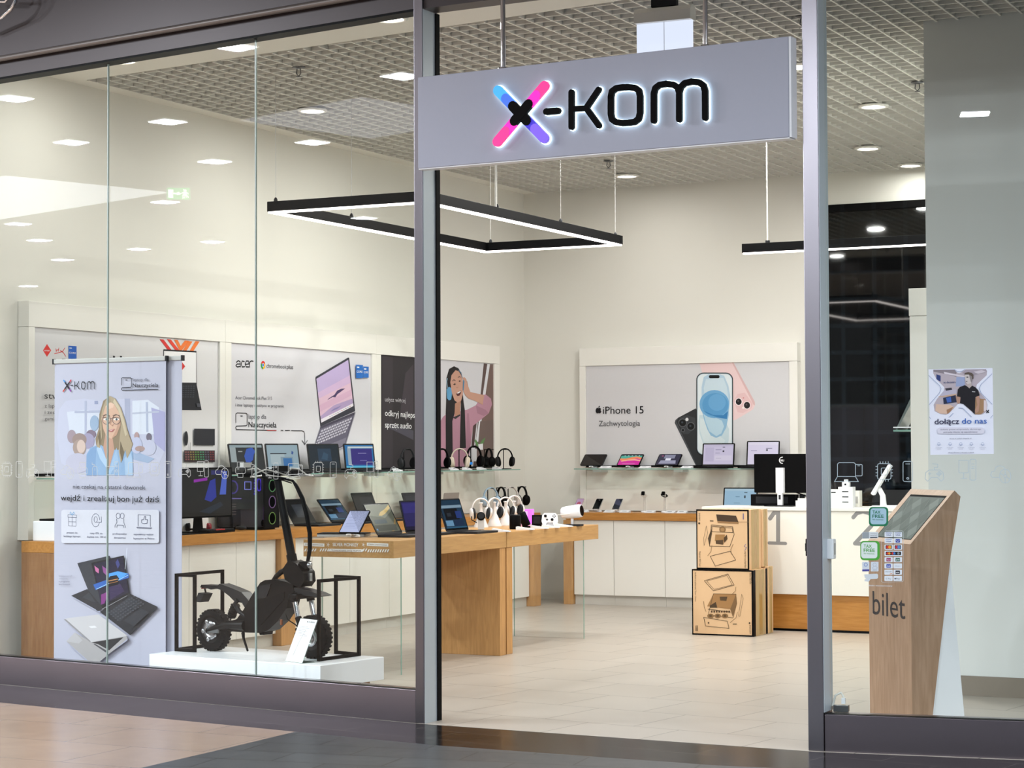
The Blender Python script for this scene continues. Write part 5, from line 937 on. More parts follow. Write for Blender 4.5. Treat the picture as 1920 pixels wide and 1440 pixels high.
# ================================================================== roll-up banners
def rollup(label, y, xl, xr, ztop, art=None, by=(-.08, .012)):
    t = thing('roll_up_banner', label, 'banner', (xl, y, 0), 0, 'roll-up banners'); w = xr-xl
    MB().bx(0, w, -.001, .001, .05, ztop-.03, m_print).build('sheet', t)
    o = MB().bx(-.006, w+.006, -.012, .012, ztop-.03, ztop, m_grey).build('top_rail', t, .004)
    for x in (-.012, w): MB().bx(x, x+.012, -.0135, .0135, ztop-.034, ztop+.003, m_dk).build('end_cap', o)
    MB().bx(-.01, w, by[0], by[1], 0, .07, m_grey).build('base', t, .01); MB().tube([(w/2, .012 if art else .03, .06), (w/2, .012 if art else .03, ztop-.015)], .008, m_grey, 8).build('pole', t)
    if art: art(t)
m_print = mat('banner_print', 'b3b3c5', .6, noise=.01)
BYF = 11.33
def banner_art(t):
    a = Art((0, BYF-.001, 0), (1, 0, 0)); f = PX(4.8, 90, 660); P1 = lambda x, y: f(x, y)[0]
    def part(nm):
        if a.mb.f: a.mb.build(nm, t, world=True)
        a.mb = MB()
    nv = col('22222c')
    # scene picture behind the woman
    for pts, c in (((100, 520, 160, 440, 330, 420, 480, 440, 700, 420, 900, 450, 1030, 520, 1050, 700, 1050, 900, 980, 1050, 800, 1120, 300, 1120, 120, 1000, 80, 760), 'b9bace'), ((170, 540, 330, 520, 470, 540, 450, 740, 200, 760), 'c6cad8'), ((760, 440, 900, 430, 1000, 500, 1000, 740, 760, 740), 'cdd1de'), ((690, 420, 740, 420, 745, 780, 695, 760), 'a3a6bd'), ((930, 500, 1055, 540, 1055, 900, 960, 820), 'a2a0c4'), ((330, 440, 350, 440, 350, 760, 330, 760), 'a9adc4'), ((880, 450, 900, 450, 905, 720, 885, 720), 'aab0c6'), ((240, 530, 470, 525, 470, 545, 240, 550), 'a8acc2'), ((760, 545, 1000, 530, 1000, 545, 760, 560), 'b0b4c8'), ((420, 440, 450, 440, 450, 470, 420, 470), '8f95b4'),
                   ((760, 880, 880, 930, 960, 960, 900, 1000, 740, 960), '9aaac6')): a.poly(f(*pts), col(c))
    for x, y, rx, ry, c in ((390, 740, 45, 40, '7f6f80'), (360, 800, 60, 70, '9a93ae'), (215, 760, 40, 60, '9a8a94'), (285, 790, 65, 60, '93807c'), (285, 860, 60, 75, 'a08d86'), (300, 850, 38, 60, 'c9b3aa'), (270, 1000, 110, 90, 'b5b3c6'), (800, 755, 22, 35, 'a98f90'), (800, 840, 50, 75, 'b6b9d2'), (910, 765, 24, 36, '6d6674'), (915, 860, 60, 70, 'b9bace'), (830, 870, 45, 25, 'a58d8a'), (420, 640, 40, 70, '93a6c0')): a.ell(*P1(x, y), rx/4.8, ry/4.8, col(c))
    part('background_picture')
    hair, hair2, skin, shirt = col('a89880'), col('8b7a64'), col('cda893'), col('8aa6c8')
    a.poly(f(500, 440, 560, 395, 610, 420, 660, 520, 700, 640, 740, 760, 770, 830, 740, 900, 700, 990, 640, 1010, 600, 900, 480, 860, 440, 860, 430, 780, 460, 690, 465, 560), hair2)
    a.poly(f(345, 1110, 350, 920, 385, 860, 470, 830, 540, 880, 640, 880, 720, 870, 765, 900, 768, 1110), shirt); a.poly(f(350, 930, 390, 870, 440, 845, 430, 1000, 440, 1110, 350, 1110), col('7d9ac0')); a.poly(f(700, 1110, 690, 960, 745, 900, 766, 980, 768, 1110), col('a3bbd6'))
    a.poly(f(500, 860, 550, 1060, 600, 880, 580, 740, 520, 740), col('bb9380')); a.poly(f(470, 835, 440, 870, 470, 960, 550, 1075, 545, 1000), col('a9c0da')); a.poly(f(620, 860, 550, 1075, 560, 1110, 640, 980), col('9ab4d2'))
    a.poly(f(500, 520, 485, 600, 500, 690, 530, 760, 575, 782, 620, 750, 655, 660, 660, 580, 640, 500, 580, 450, 530, 460), skin); a.poly(f(575, 782, 620, 750, 655, 660, 660, 580, 640, 600, 620, 690), col('bd9681')); a.poly(f(520, 480, 560, 455, 600, 460, 590, 500, 540, 520), col('d9b8a4'))
    a.poly(f(560, 395, 520, 440, 490, 520, 475, 640, 470, 740, 440, 850, 470, 865, 490, 760, 485, 600, 520, 490, 560, 455), hair); a.poly(f(560, 395, 610, 420, 660, 500, 700, 620, 730, 750, 765, 830, 745, 900, 715, 960, 700, 880, 660, 1000, 640, 900, 650, 760, 665, 640, 640, 540, 600, 470, 565, 450), hair)
    a.poly(f(600, 420, 650, 500, 690, 620, 715, 740, 700, 760, 670, 640, 635, 520, 590, 450), col('c2b39a')); a.poly(f(655, 800, 690, 900, 670, 985, 650, 900), col('6f614e')); a.poly(f(455, 760, 475, 700, 480, 800, 470, 850), col('6f614e'))
    for x in (530, 620):
        a.ell(*P1(x, 605), 5.5, 2.2, col('ede2dc')); a.ell(*P1(x+2, 606), 2, 2.2, col('4a5560')); a.stroke(f(x-28, 594, x-5, 588, x+24, 596), 1.1, col('4a3a34')); a.stroke(f(x-30, 572, x-4, 562, x+28, 574), 1.4, col('7a6450')); a.stroke([P1(x+36*math.cos(q*.35), 608+42*math.sin(q*.35)) for q in range(18)], .9, col('5c5258'), True)
    a.stroke(f(567, 600, 584, 600), 1, col('5c5258')); a.stroke(f(576, 610, 566, 650, 582, 662, 594, 652), .9, col('b0836e')); a.poly(f(528, 690, 555, 694, 578, 698, 606, 692, 585, 718, 555, 716), col('b0686a')); a.poly(f(540, 696, 578, 702, 596, 697, 575, 708), col('f0e4e0'))
    part('woman_picture')
    for A, B, c in (((147, 256), (178, 303), '4a8ed0'), ((178, 303), (210, 352), '8a3a9a'), ((212, 254), (178, 303), 'c03a4a'), ((178, 303), (143, 354), 'c0402a')): a.stroke([P1(*A), P1(*B)], 2.6, col(c))
    for A, B in (((160, 276), (196, 332)), ((198, 275), (158, 332))): a.stroke([P1(*A), P1(*B)], 2.6, ink_k)
    for pts, cl in (((210, 301, 228, 300), 0), ((246, 268, 246, 335), 0), ((248, 303, 266, 301), 0), ((284, 266, 266, 301, 288, 334), 0), ((308, 285, 316, 270, 333, 270, 340, 285, 340, 318, 333, 333, 316, 333, 308, 318), 1), ((361, 334, 361, 282, 370, 268, 384, 268, 392, 282, 392, 334), 0), ((392, 282, 400, 266, 414, 266, 423, 280, 423, 332), 0)): a.stroke(f(*pts), 1.6, ink_k, bool(cl))
    a.stroke(f(668, 298, 668, 238, 676, 232, 750, 233, 757, 240, 757, 312, 750, 318, 674, 322, 667, 332, 674, 344, 998, 337), 1.3, nv); a.stroke(f(706, 253, 720, 253), 1.3, nv)
    part('logo')
    a.text('laptop dla', *P1(770, 262), *P1(912, 262), 6, col('62626e')); a.text('Nauczyciela', *P1(770, 318), *P1(998, 315), 8, nv, .01)
    a.text('nie czekaj na ostatni dzwonek', *P1(232, 1228), *P1(882, 1238), 8.3, col('3d3d48')); a.text('wejdź i zrealizuj bon już dziś', *P1(122, 1335), *P1(1005, 1352), 11, ink_k, .01)
    part('lettering')
    f = PX(4.8, 90, 950); g_ = col('3a3f5c', .55)
    a.poly(rr(880/4.8, 300/4.8, 22/4.8, 4, *P1(568, 178)), col('ccccd8')); part('icon_panel')
    S_ = lambda *p, w=.8, c=False, m=None: a.stroke(f(*p), w, m or g_, c)
    b_ = col('5f9ccc'); S_(188, 72, 266, 76, 266, 98, 188, 95, c=True); S_(194, 98, 194, 172, 260, 176, 260, 100); S_(226, 76, 226, 174); S_(194, 134, 260, 137); S_(226, 74, 205, 60, 212, 46, 226, 70, 240, 46, 248, 62, 228, 74, m=b_)
    S_(*[v for q in range(14) for v in (438+36*math.cos(.45*q+.4), 122+60*math.sin(.45*q+.4))]); S_(*[v for q in range(14) for v in (438+15*math.cos(.45*q), 115+26*math.sin(.45*q))], c=True); S_(450, 140, 490, 140, 488, 90)
    for x in (640, 677): S_(*[v for q in range(12) for v in (x+18*math.cos(.524*q), 82+25*math.sin(.524*q))], c=True)
    S_(625, 110, 630, 140, 612, 170, 612, 186); S_(690, 110, 690, 140, 704, 175, 704, 188); S_(628, 186, 632, 165, 688, 168, 690, 188)
    S_(820, 172, 820, 72, 930, 76, 930, 178); S_(808, 184, 942, 190, 936, 198, 812, 192, c=True); S_(852, 145, 850, 118, 868, 116, 880, 84, 888, 90, 884, 114, 906, 116, 900, 150, 868, 152, c=True)
    part('icon')
    for st, x0, x1, y in (('prezent do', 178, 274, 240), ('każdego laptopa', 152, 300, 272), ('raty 0% za', 388, 500, 245), ('dopłatą min. 100 zł', 360, 528, 278), ('profesjonalne', 592, 718, 250), ('doradztwo', 604, 708, 285), ('największy wybór', 782, 960, 255), ('laptopów w Polsce', 780, 968, 292)): a.text(st, *P1(x0, y), *P1(x1, y+2), 3.4, g_)
    for k, st in enumerate(('zeskanuj kod QR', 'i dowiedz się więcej', 'o programie', 'laptop dla nauczyciela')): a.text(st, *P1(108, 628+k*25), *P1((230, 190, 205, 210)[k], 629+k*25), 3, col('55556a' if k > 1 else '8a8a9c'))
    part('lettering')
    dk, dk2 = col('26282f'), col('34373f'); sh = col('a9abc0')
    a.poly(f(220, 800, 480, 940, 540, 970, 470, 950, 230, 815), sh); a.poly(f(275, 508, 565, 440, 580, 470, 470, 560, 500, 910, 460, 940, 445, 930), dk2); a.poly(f(220, 800, 365, 740, 500, 900, 470, 940), dk); a.poly(f(320, 815, 380, 770, 440, 860, 400, 850), dk2)
    a.poly(f(400, 505, 694, 438, 748, 780, 515, 915, 500, 915), col('15161c')); a.poly(f(420, 515, 685, 452, 738, 770, 490, 890), col('1c1a33'))
    for pts, c in (((420, 700, 560, 650, 738, 600, 738, 640, 600, 680, 440, 750), '2f5fb0'), ((560, 600, 640, 580, 730, 600, 660, 660, 560, 680), '4f9ae0'), ((430, 530, 470, 560, 468, 600, 440, 580), 'c06a9a'), ((500, 530, 540, 560, 540, 620, 510, 590), '8a4a8a'), ((490, 790, 560, 760, 520, 870, 490, 880), '7a2f7a'), ((560, 720, 660, 690, 700, 760, 570, 840), '33284e'), ((640, 470, 660, 520, 640, 560, 620, 500), '3a3f7a')): a.poly(f(*pts), col(c))
    a.poly(f(548, 660, 570, 625, 630, 615, 655, 650, 645, 700, 560, 720), col('15121c')); a.stroke(f(556, 668, 640, 650), 1.4, col('d0925a')); a.stroke(f(560, 690, 640, 672), .9, col('a8703a')); a.stroke(f(450, 740, 560, 690), 1.2, col('9fd0ff')); a.stroke(f(645, 660, 735, 615), 1, col('9fd0ff'))
    a.poly(f(480, 945, 748, 780, 1000, 900, 995, 915, 760, 1150, 748, 1152), dk); a.poly(f(560, 950, 745, 810, 860, 865, 655, 1035), dk2)
    for r in range(5):
        for c in range(11):
            x = 590+c*23+r*(-9)+r*30-40; y = 945-c*14.5+r*17+6
            a.poly(f(x, y, x+12, y+7, x+22, y, x+10, y-7), col('484b55'))
    a.poly(f(700, 1020, 850, 910, 930, 950, 790, 1075), col('2f323a')); a.stroke(f(505, 920, 730, 800), 1, col('8a8a90')); a.stroke(f(712, 560, 730, 370), .8, col('dfe6f4'))
    part('laptop_picture')
    sv, sv2 = col('a8a4a6'), col('c3c0c4')
    a.poly(f(190, 1225, 400, 1410, 450, 1405, 735, 1200, 735, 1180, 470, 1330, 200, 1215), sh); a.poly(f(185, 1210, 260, 1130, 410, 1215, 720, 1160, 735, 1185, 480, 1395, 400, 1400), sv); a.poly(f(410, 1220, 700, 1172, 570, 1290, 470, 1235), col('2a2a2e')); a.poly(f(440, 1230, 560, 1300, 540, 1310, 430, 1235), col('4a4a50'))
    a.poly(f(162, 1012, 200, 1000, 475, 968, 735, 1160, 400, 1218, 390, 1205), sv2); a.poly(f(162, 1012, 400, 1218, 405, 1208, 180, 1010), col('8f8c90')); a.poly(f(385, 1075, 440, 1068, 460, 1085, 410, 1092), col('dedce0')); a.poly(f(260, 1130, 185, 1210, 300, 1230, 330, 1200), col('b5b2b6'))
    part('silver_laptop_picture')
bxl, bxr = onY(102, 960, BYF).x, onY(311, 960, BYF).x; bzt = onY(205, 671, BYF).z
rollup('grey-lilac roll-up banner of a smiling blonde woman in glasses and laptops', BYF, bxl, bxr, bzt, banner_art)
rollup('plain edge of a second roll-up banner standing behind the woman banner', 11.358, onY(120, 960, 11.358).x, onY(341, 960, 11.358).x, onY(340, 667, 11.358).z, None, (-.012, .08))
# ================================================================== scooter on its plinth
PZ = .25
u0, v0 = V((.992, -.128, 0)), V((.128, .992, 0)); prz = math.atan2(u0.y, u0.x)
pb = onZ(601, 1248, PZ); plen = (pb-onZ(279, 1226, PZ)).length
po = pb-u0*plen
t = thing('display_plinth', 'low white plinth under the black electric scooter', 'plinth', (po.x, po.y, 0), prz)
MB().bx(0, plen, 0, .64, PZ-.145, PZ, m_white2).build('top', t, .004); MB().bx(.06, plen-.06, .08, .57, 0, PZ-.146, m_oakd).build('foot', t)
sa, sb = onZ(395, 1220, PZ), onZ(590, 1235, PZ); sd = (sb-sa).normalized(); srz_ = math.atan2(sd.y, sd.x); sn = V((-sd.y, sd.x, 0))
t = thing('electric_scooter', 'black electric scooter on the white plinth behind the glass', 'scooter', (sa.x, sa.y, PZ+.001), srz_)
def sq(*a):
    out = []
    for i in range(0, len(a), 2): p = on(a[i], a[i+1], sa, sn); out.append(((p-sa).dot(sd), p.z-PZ))
    return out
def side(nm, px, w, mt, par, bevel=.012, y=0): return MB().prism(sq(*px), -w/2, w/2, mt, T(0, y, 0) @ YZ).build(nm, par, bevel, seg=3)
def s3(px, py, y=0): a = sq(px, py)[0]; return (a[0], y, a[1])
m_sb = mat('scooter_black', '050506', .36, noise=.1, spec=.12); m_sb2 = mat('scooter_satin', '17181b', .36, spec=.25); m_tyre = mat('tyre', '08080a', .8, noise=.2, scale=60, spec=.15); m_alu = mat('cast_alloy', 'b9b9bc', .25, metal=.9)
def wheel(x, z, r, name):
    mx = T(x, 0, z) @ RX(PI/2); wd_ = .04
    o = MB().lathe([(r-.052, -wd_+.006), (r-.03, -wd_), (r-.01, -wd_+.008), (r, -.018), (r, .018), (r-.01, wd_-.008), (r-.03, wd_), (r-.052, wd_-.006), (r-.052, -wd_+.006)], m_tyre, 40, mx)
    for k in range(30):
        q = 2*PI*k/30
        for s in (-1, 1): o.box((0, 0, 0), (.008, .014, .02), m_tyre, mx @ RZ(q+(.1 if s > 0 else 0)) @ T(r-.003, 0, s*.02))
    o = o.build(name, t); h = MB().lathe([(.001, -.03), (.03, -.03), (.035, -.02), (.035, .02), (.03, .03), (.001, .03)], m_blk, 20, mx).lathe([(r-.05, -.03), (r-.056, -.03), (r-.056, .03), (r-.05, .03)], m_sb2, 32, mx)
    for k in range(6): h.box((0, 0, 0), (r-.085, .02, .02), m_sb2, mx @ RZ(k*PI/3) @ T((r-.03)/2, 0, 0))
    h.build('rim', o); MB().lathe([(.032, .034), (.062, .034), (.062, .037), (.032, .037), (.032, .034)], m_alu, 28, mx).lathe([(.032, -.034), (.062, -.034), (.062, -.037), (.032, -.037), (.032, -.034)], m_alu, 28, mx).build('brake_disc', o); return o
wr = .137; wheel(sq(401, 1182)[0][0], wr, wr, 'wheel'); wheel(sq(588, 1197)[0][0], wr, wr, 'wheel')
side('body', (430, 1178, 432, 1167, 455, 1160, 468, 1142, 482, 1118, 499, 1092, 508, 1087, 524, 1086, 546, 1090, 560, 1096, 562, 1108, 552, 1124, 548, 1140, 532, 1164, 514, 1181, 498, 1186, 470, 1185, 445, 1183), .11, m_sb, t, .02)
side('side_panel', (498, 1098, 520, 1094, 512, 1118, 506, 1121, 494, 1122), .122, m_sb2, t, .004); side('side_panel', (470, 1150, 500, 1128, 545, 1108, 545, 1122, 520, 1150, 500, 1172, 470, 1168), .118, m_blk, t, .008)
side('tail', (384, 1101, 386, 1096, 417, 1098, 420, 1094, 442, 1102, 461, 1110, 472, 1122, 480, 1134, 474, 1142, 463, 1130, 449, 1128, 438, 1117, 424, 1106, 414, 1103, 404, 1105, 394, 1102), .085, m_sb2, t, .01)
side('tail_light', (382, 1104, 384, 1097, 388, 1097, 387, 1104), .05, mat('red_lens', '7a1512', .25), t, .003); side('number_plate', (374, 1128, 380, 1111, 391, 1113, 383, 1129), .08, m_dk, t, .002)
MB().tube([s3(384, 1104), s3(386, 1112)], .006, m_blk, 8).build('plate_bracket', t)
for y in (-.045, .045): MB().tube([s3(455, 1124, y), s3(450, 1132, y), s3(458, 1146, y), s3(474, 1158, y)], [.016, .018, .015, .014], m_sb2, 10).build('strut', t)
sh_ = MB().tube([s3(443, 1131), s3(431, 1162)], .009, m_alu, 10)
A_, B_ = V(s3(442, 1134)), V(s3(433, 1158)); n_ = 46
d_ = (B_-A_).normalized(); e_ = V((0, 1, 0)); g2 = d_.cross(e_)
sh_.tube([A_+(B_-A_)*(k/n_)+(e_*math.cos(k*.82)+g2*math.sin(k*.82))*.026 for k in range(n_+1)], .0065, m_blk, 6); sh_.build('shock_absorber', t)
for y in (-.065, .065): MB().tube([s3(402, 1182, y), s3(420, 1176, y), s3(440, 1170, y*.9), s3(470, 1172, y*.8)], [.018, .02, .028, .035], m_sb, 10).build('swingarm', t)
MB().box(V(s3(415, 1181, -.075)), (.1, .012, .03), mat('motor_cover', '6f7376', .35, metal=.7), None).build('chain_guard', t)
for k in range(5):
    q = -.5+k*1.25; MB().ball((.028+.06*math.cos(q), -.04, wr+.06*math.sin(q)), (.016, .008, .016), m_alu, 10).build('caliper', t)
o = MB().tube([s3(468, 1186, -.06), s3(474, 1195, -.085), s3(493, 1217, -.14)], [.012, .009, .007], m_blk, 8); o.build('kickstand', t)
side('bumper', (494, 1186, 504, 1184, 503, 1190, 495, 1190), .08, m_blk, t, .003)
MB().tube([s3(549, 1056), s3(519, 892)], [.028, .024], m_sb, 16).build('stem', t); MB().tube([s3(549, 1056), s3(546, 1040)], .033, m_blk, 14).build('folding_joint', t)
side('neck', (552, 1050, 541, 1066, 545, 1086, 560, 1096, 573, 1101, 581, 1090, 579, 1072, 566, 1056), .11, m_sb, t, .012)
MB().tube([s3(541, 1067), s3(527, 1073), s3(518, 1081), s3(513, 1090)], [.02, .018, .016, .018], m_sb, 10).build('carry_handle', t)
o = side('headlight', (566, 1054, 578, 1052, 580, 1066, 568, 1069), .055, m_blk, t, .006); c_ = s3(581, 1060); MB().lathe([(.001, .008), (.02, .004), (.024, -.004), (.001, -.004)], m_alu, 18, T(*c_) @ RY(PI/2)).build('lens', o); MB().bx(c_[0]-.01, c_[0]+.01, -.012, .012, c_[2]-.1, c_[2]-.05, m_alu).build('badge', t)
side('fender', (556, 1100, 575, 1104, 600, 1111, 613, 1117, 606, 1119, 585, 1117, 566, 1113), .1, m_sb2, t, .006)
for y in (-.075, .075):
    o = MB().tube([s3(565, 1112, y), s3(568, 1128, y)], .026, m_blk, 14).build('fork_leg', t); MB().tube([s3(568, 1126, y), s3(574, 1158, y)], .017, m_chrome, 14).build('stanchion', o); MB().tube([s3(574, 1156, y), s3(582, 1180, y), s3(589, 1196, y)], [.022, .02, .018], m_blk, 12).build('slider', o)
MB().bx(s3(566, 1110)[0]-.03, s3(566, 1110)[0]+.05, -.1, .1, s3(566, 1122)[2], s3(566, 1112)[2], m_blk).build('fork_crown', t, .008)
MB().box(V(s3(548, 1165, -.1)), (.014, .01, .035), mat('amber', '7d4526', .3)).build('reflector', t)
MB().tube([s3(556, 1150, -.1), s3(562, 1160, -.11), s3(575, 1170, -.1), s3(585, 1185, -.085)], .004, m_blk, 6).build('brake_hose', t)
hb = s3(520, 889); MB().tube([(hb[0]-.02, -.31, hb[2]+.0), (hb[0], -.15, hb[2]), (hb[0], .15, hb[2]), (hb[0]-.02, .31, hb[2])], .012, m_blk, 12).build('handlebar', t)
for s in (-1, 1):
    MB().tube([(hb[0]-.012, s*.19, hb[2]), (hb[0]-.02, s*.32, hb[2])], .019, m_rubber, 12).build('grip', t); MB().tube([(hb[0]+.01, s*.16, hb[2]), (hb[0]+.05, s*.2, hb[2]-.01), (hb[0]+.045, s*.29, hb[2]-.015)], .006, m_alu, 8).build('brake_lever', t)
    MB().box((hb[0], s*.15, hb[2]), (.045, .035, .045), m_blk).build('switch', t)
MB().box((hb[0]+.01, .02, hb[2]+.035), (.06, .1, .035), m_blk).build('display', t)
MB().tube([(hb[0]+.02, -.3, hb[2]+.05), (hb[0]-.01, -.3, hb[2]+.005)], .005, m_blk, 6).box((hb[0]+.02, -.31, hb[2]+.06), (.03, .07, .03), m_grey).build('throttle', t)
for pts in (((-.3, .03), (-.22, .04), (-.12, -.005), (0, -.02), (.08, -.03)), ((-.25, .0), (-.14, .03), (-.02, .01), (.1, -.02), (.2, -.015), (.28, -.005)), ((.05, .0), (.1, .035), (.17, .03), (.25, -.01)), ((-.2, -.01), (-.1, -.02), (.02, -.04), (.1, -.06))): MB().tube([(hb[0]+.03, y, hb[2]+z) for y, z in pts], .0045, m_grey if pts[0][0] != -.2 else m_blk, 6).build('control_cable', t)
MB().tube([s3(520, 896, .02), s3(545, 902, .02), s3(552, 912, .02), s3(563, 935, .02), s3(571, 965, .02), s3(577, 1000, .02), s3(577, 1030, .02), s3(573, 1054, .02)], [.006, .008, .013, .015, .015, .015, .014, .012], m_blk, 10).build('cable_sleeve', t)
MB().tube([s3(524, 894, -.03), s3(540, 898, -.0), s3(551, 908, .02)], .004, m_blk, 6).build('control_cable', t)
# corner guard frames
def guard(label, A, Bp, Cp, h=.51, s=.02):
    t = thing('display_barrier', label, 'barrier', (A.x, A.y, PZ+.001), 0, 'black guard frames by the scooter wheels')
    for P in (A, Bp, Cp): MB().bx(P.x-A.x-s/2, P.x-A.x+s/2, P.y-A.y-s/2, P.y-A.y+s/2, 0, h, m_blk2_).build('post', t, .001)
    for P in (Bp, Cp):
        d = P-A; d.z = 0; L = d.length; mx = RZ(math.atan2(d.y, d.x))
        for z in (0, h-s): MB().bx(s/2, L-s/2, -s/2, s/2, z, z+s, m_blk2_, mx).build('rail', t, .001)
m_blk2_ = mat('black_powder_coat', '060404', .55, spec=.07)
gz = lambda x, y: onZ(x, y, PZ)
guard('black square-tube guard frame around the scooter rear wheel', gz(331, 1221), gz(365, 1223), gz(331, 1221)+V((.02, .5, 0)))
G2, G1 = gz(673, 1230), gz(598, 1240); guard('black square-tube guard frame around the scooter front wheel', G2, G1, gz(630, 1226))
# info card
c1, c2_ = onZ(535, 1240, PZ), onZ(566, 1244, PZ); crz = math.atan2(c2_.y-c1.y, c2_.x-c1.x); cw = (c2_-c1).length
t = thing('info_card', 'white paper info card in a clear stand leaning before the scooter front wheel', 'card', (c1.x, c1.y, PZ+.001), crz)
lm = RX(math.radians(-24)); MB().bx(0, cw, 0, .003, .002, .285, mat('paper', 'e9e9ec', .6), lm).build('sheet', t); MB().bx(-.004, cw+.004, .004, .007, 0, .29, m_shelf, lm).bx(-.004, cw+.004, .0, .1, -.0005, .002, m_shelf).build('holder', t)
s = MB(); draw(s, lm @ YZ @ T(cw/2, 0, 0), cw, .285, [((.46, .925, .52, .95), col('2a2a30'))]+[((.12, .82-.035*k, .12+(.5, .62, .4, .55, .3)[k % 5], .828-.035*k), col('b0b0b6')) for k in range(7)], .0006)
vs, fs = text_mesh('x-kom'); w_ = max(p[0] for p in vs); s.add([(cw*.55+x/w_*cw*.36, .262+y*.022, .0007) for x, y in vs], fs, ink_k, lm @ YZ); s.build('lettering', t)
MB().tube([(cw*.3, .015, .03), (cw*.5, .04, .12), (cw*.75, .06, .2)], .0012, m_grey, 5).build('tether', t)
# ================================================================== ticket kiosk
K = onY(1707, 1000, 11.05); K.z = 0; ke, ks = V((-.669, .743, 0)), V((.743, .669, 0))
kq = lambda x, y: ((on(x, y, K, ke)-K).dot(ks), on(x, y, K, ke).z)     # on the right-hand side panel: along the side, height
KW = (on(1629, 1100, K, -ks)-K).dot(ke); krz = math.atan2(-ke.y, -ke.x)
t = thing('ticket_kiosk', 'wooden ticket kiosk with a sloped screen behind the right glass', 'kiosk', (K.x, K.y, 0), krz)
m_ks, m_ks2, m_ks3 = [mat('kiosk_screen_'+c, '0c0d0d', .5, emit=.75, ecol=c, noise=0, spec=.1) for c in ('747f7a', '8b9691', '6a7570')]
m_kw = wood('kiosk_wood', 'a07f64', 'b39278', .5, (9, 9, .9), 5); m_kl = wood('kiosk_wood_light', 'c09c80', 'd0ae92', .45, (6, 6, 2), 5)
lip, tl_, tp, bk = (.0, kq(1704, 1021)[1]), kq(1790, 920), kq(1801, 931), kq(1783, 1040)
pts = [(0, 0), lip, tl_, tp, bk, (.105, 0)]
EX = M(((0, 0, -1, 0), (1, 0, 0, 0), (0, 1, 0, 0), (0, 0, 0, 1)))       # side profile -> local: x across (negative = far left), y back, z up
MB().prism(pts, 0, KW, m_kw, EX).build('body', t, .002)
MB().prism([(.107, 0), (bk[0]-.002, bk[1]-.01), (.325, 0)], .01, KW-.01, m_white2, EX).build('rear_support', t, .001)
sl = V((0, tl_[0]-lip[0], tl_[1]-lip[1])); sl_w = (ks*sl.y+V((0, 0, sl.z))).normalized()
a = Art(K+ks*lip[0]+V((0, 0, lip[1])), -ke, sl_w, base=.001)
Lsl = sl.length; a.px = False
a.poly([(-KW, 0), (0, 0), (0, Lsl), (-KW, Lsl)], m_kl); a.build('bezel', t); a.mb = MB()
a.poly([(-KW+.055, .03), (-.035, .03), (-.035, Lsl-.04), (-KW+.055, Lsl-.04)], m_rubber); a.poly([(-KW+.062, .036), (-.045, .036), (-.045, Lsl-.055), (-KW+.062, Lsl-.055)], m_ks)
sw0, sw1, sh0, sh1 = -KW+.064, -.047, .04, Lsl-.06
for k in range(4):
    for j in range(3):
        cw0 = (sw1-sw0)/4; ch0 = (sh1-sh0)/3; x, y = sw0+(k+.5)*cw0, sh0+(j+.5)*ch0
        a.poly([(x-cw0*.48, y), (x, y-ch0*.48), (x+cw0*.48, y), (x, y+ch0*.48)], m_ks2 if (k+j) % 2 else m_ks3)
for k in range(3): a.stroke([(sw0+.02+k*.12, sh0+.01), (sw0+.1+k*.1, (sh0+sh1)/2), (sw0+.03+k*.12, sh1-.01)], .004, m_ks2)
a.build('screen', t)
a = Art(K, -ke, base=.001); a.text('bilet', 1636.6, 1151, 1697.5, 1161, 46, col('3a3536'), .0); a.build('lettering', t)
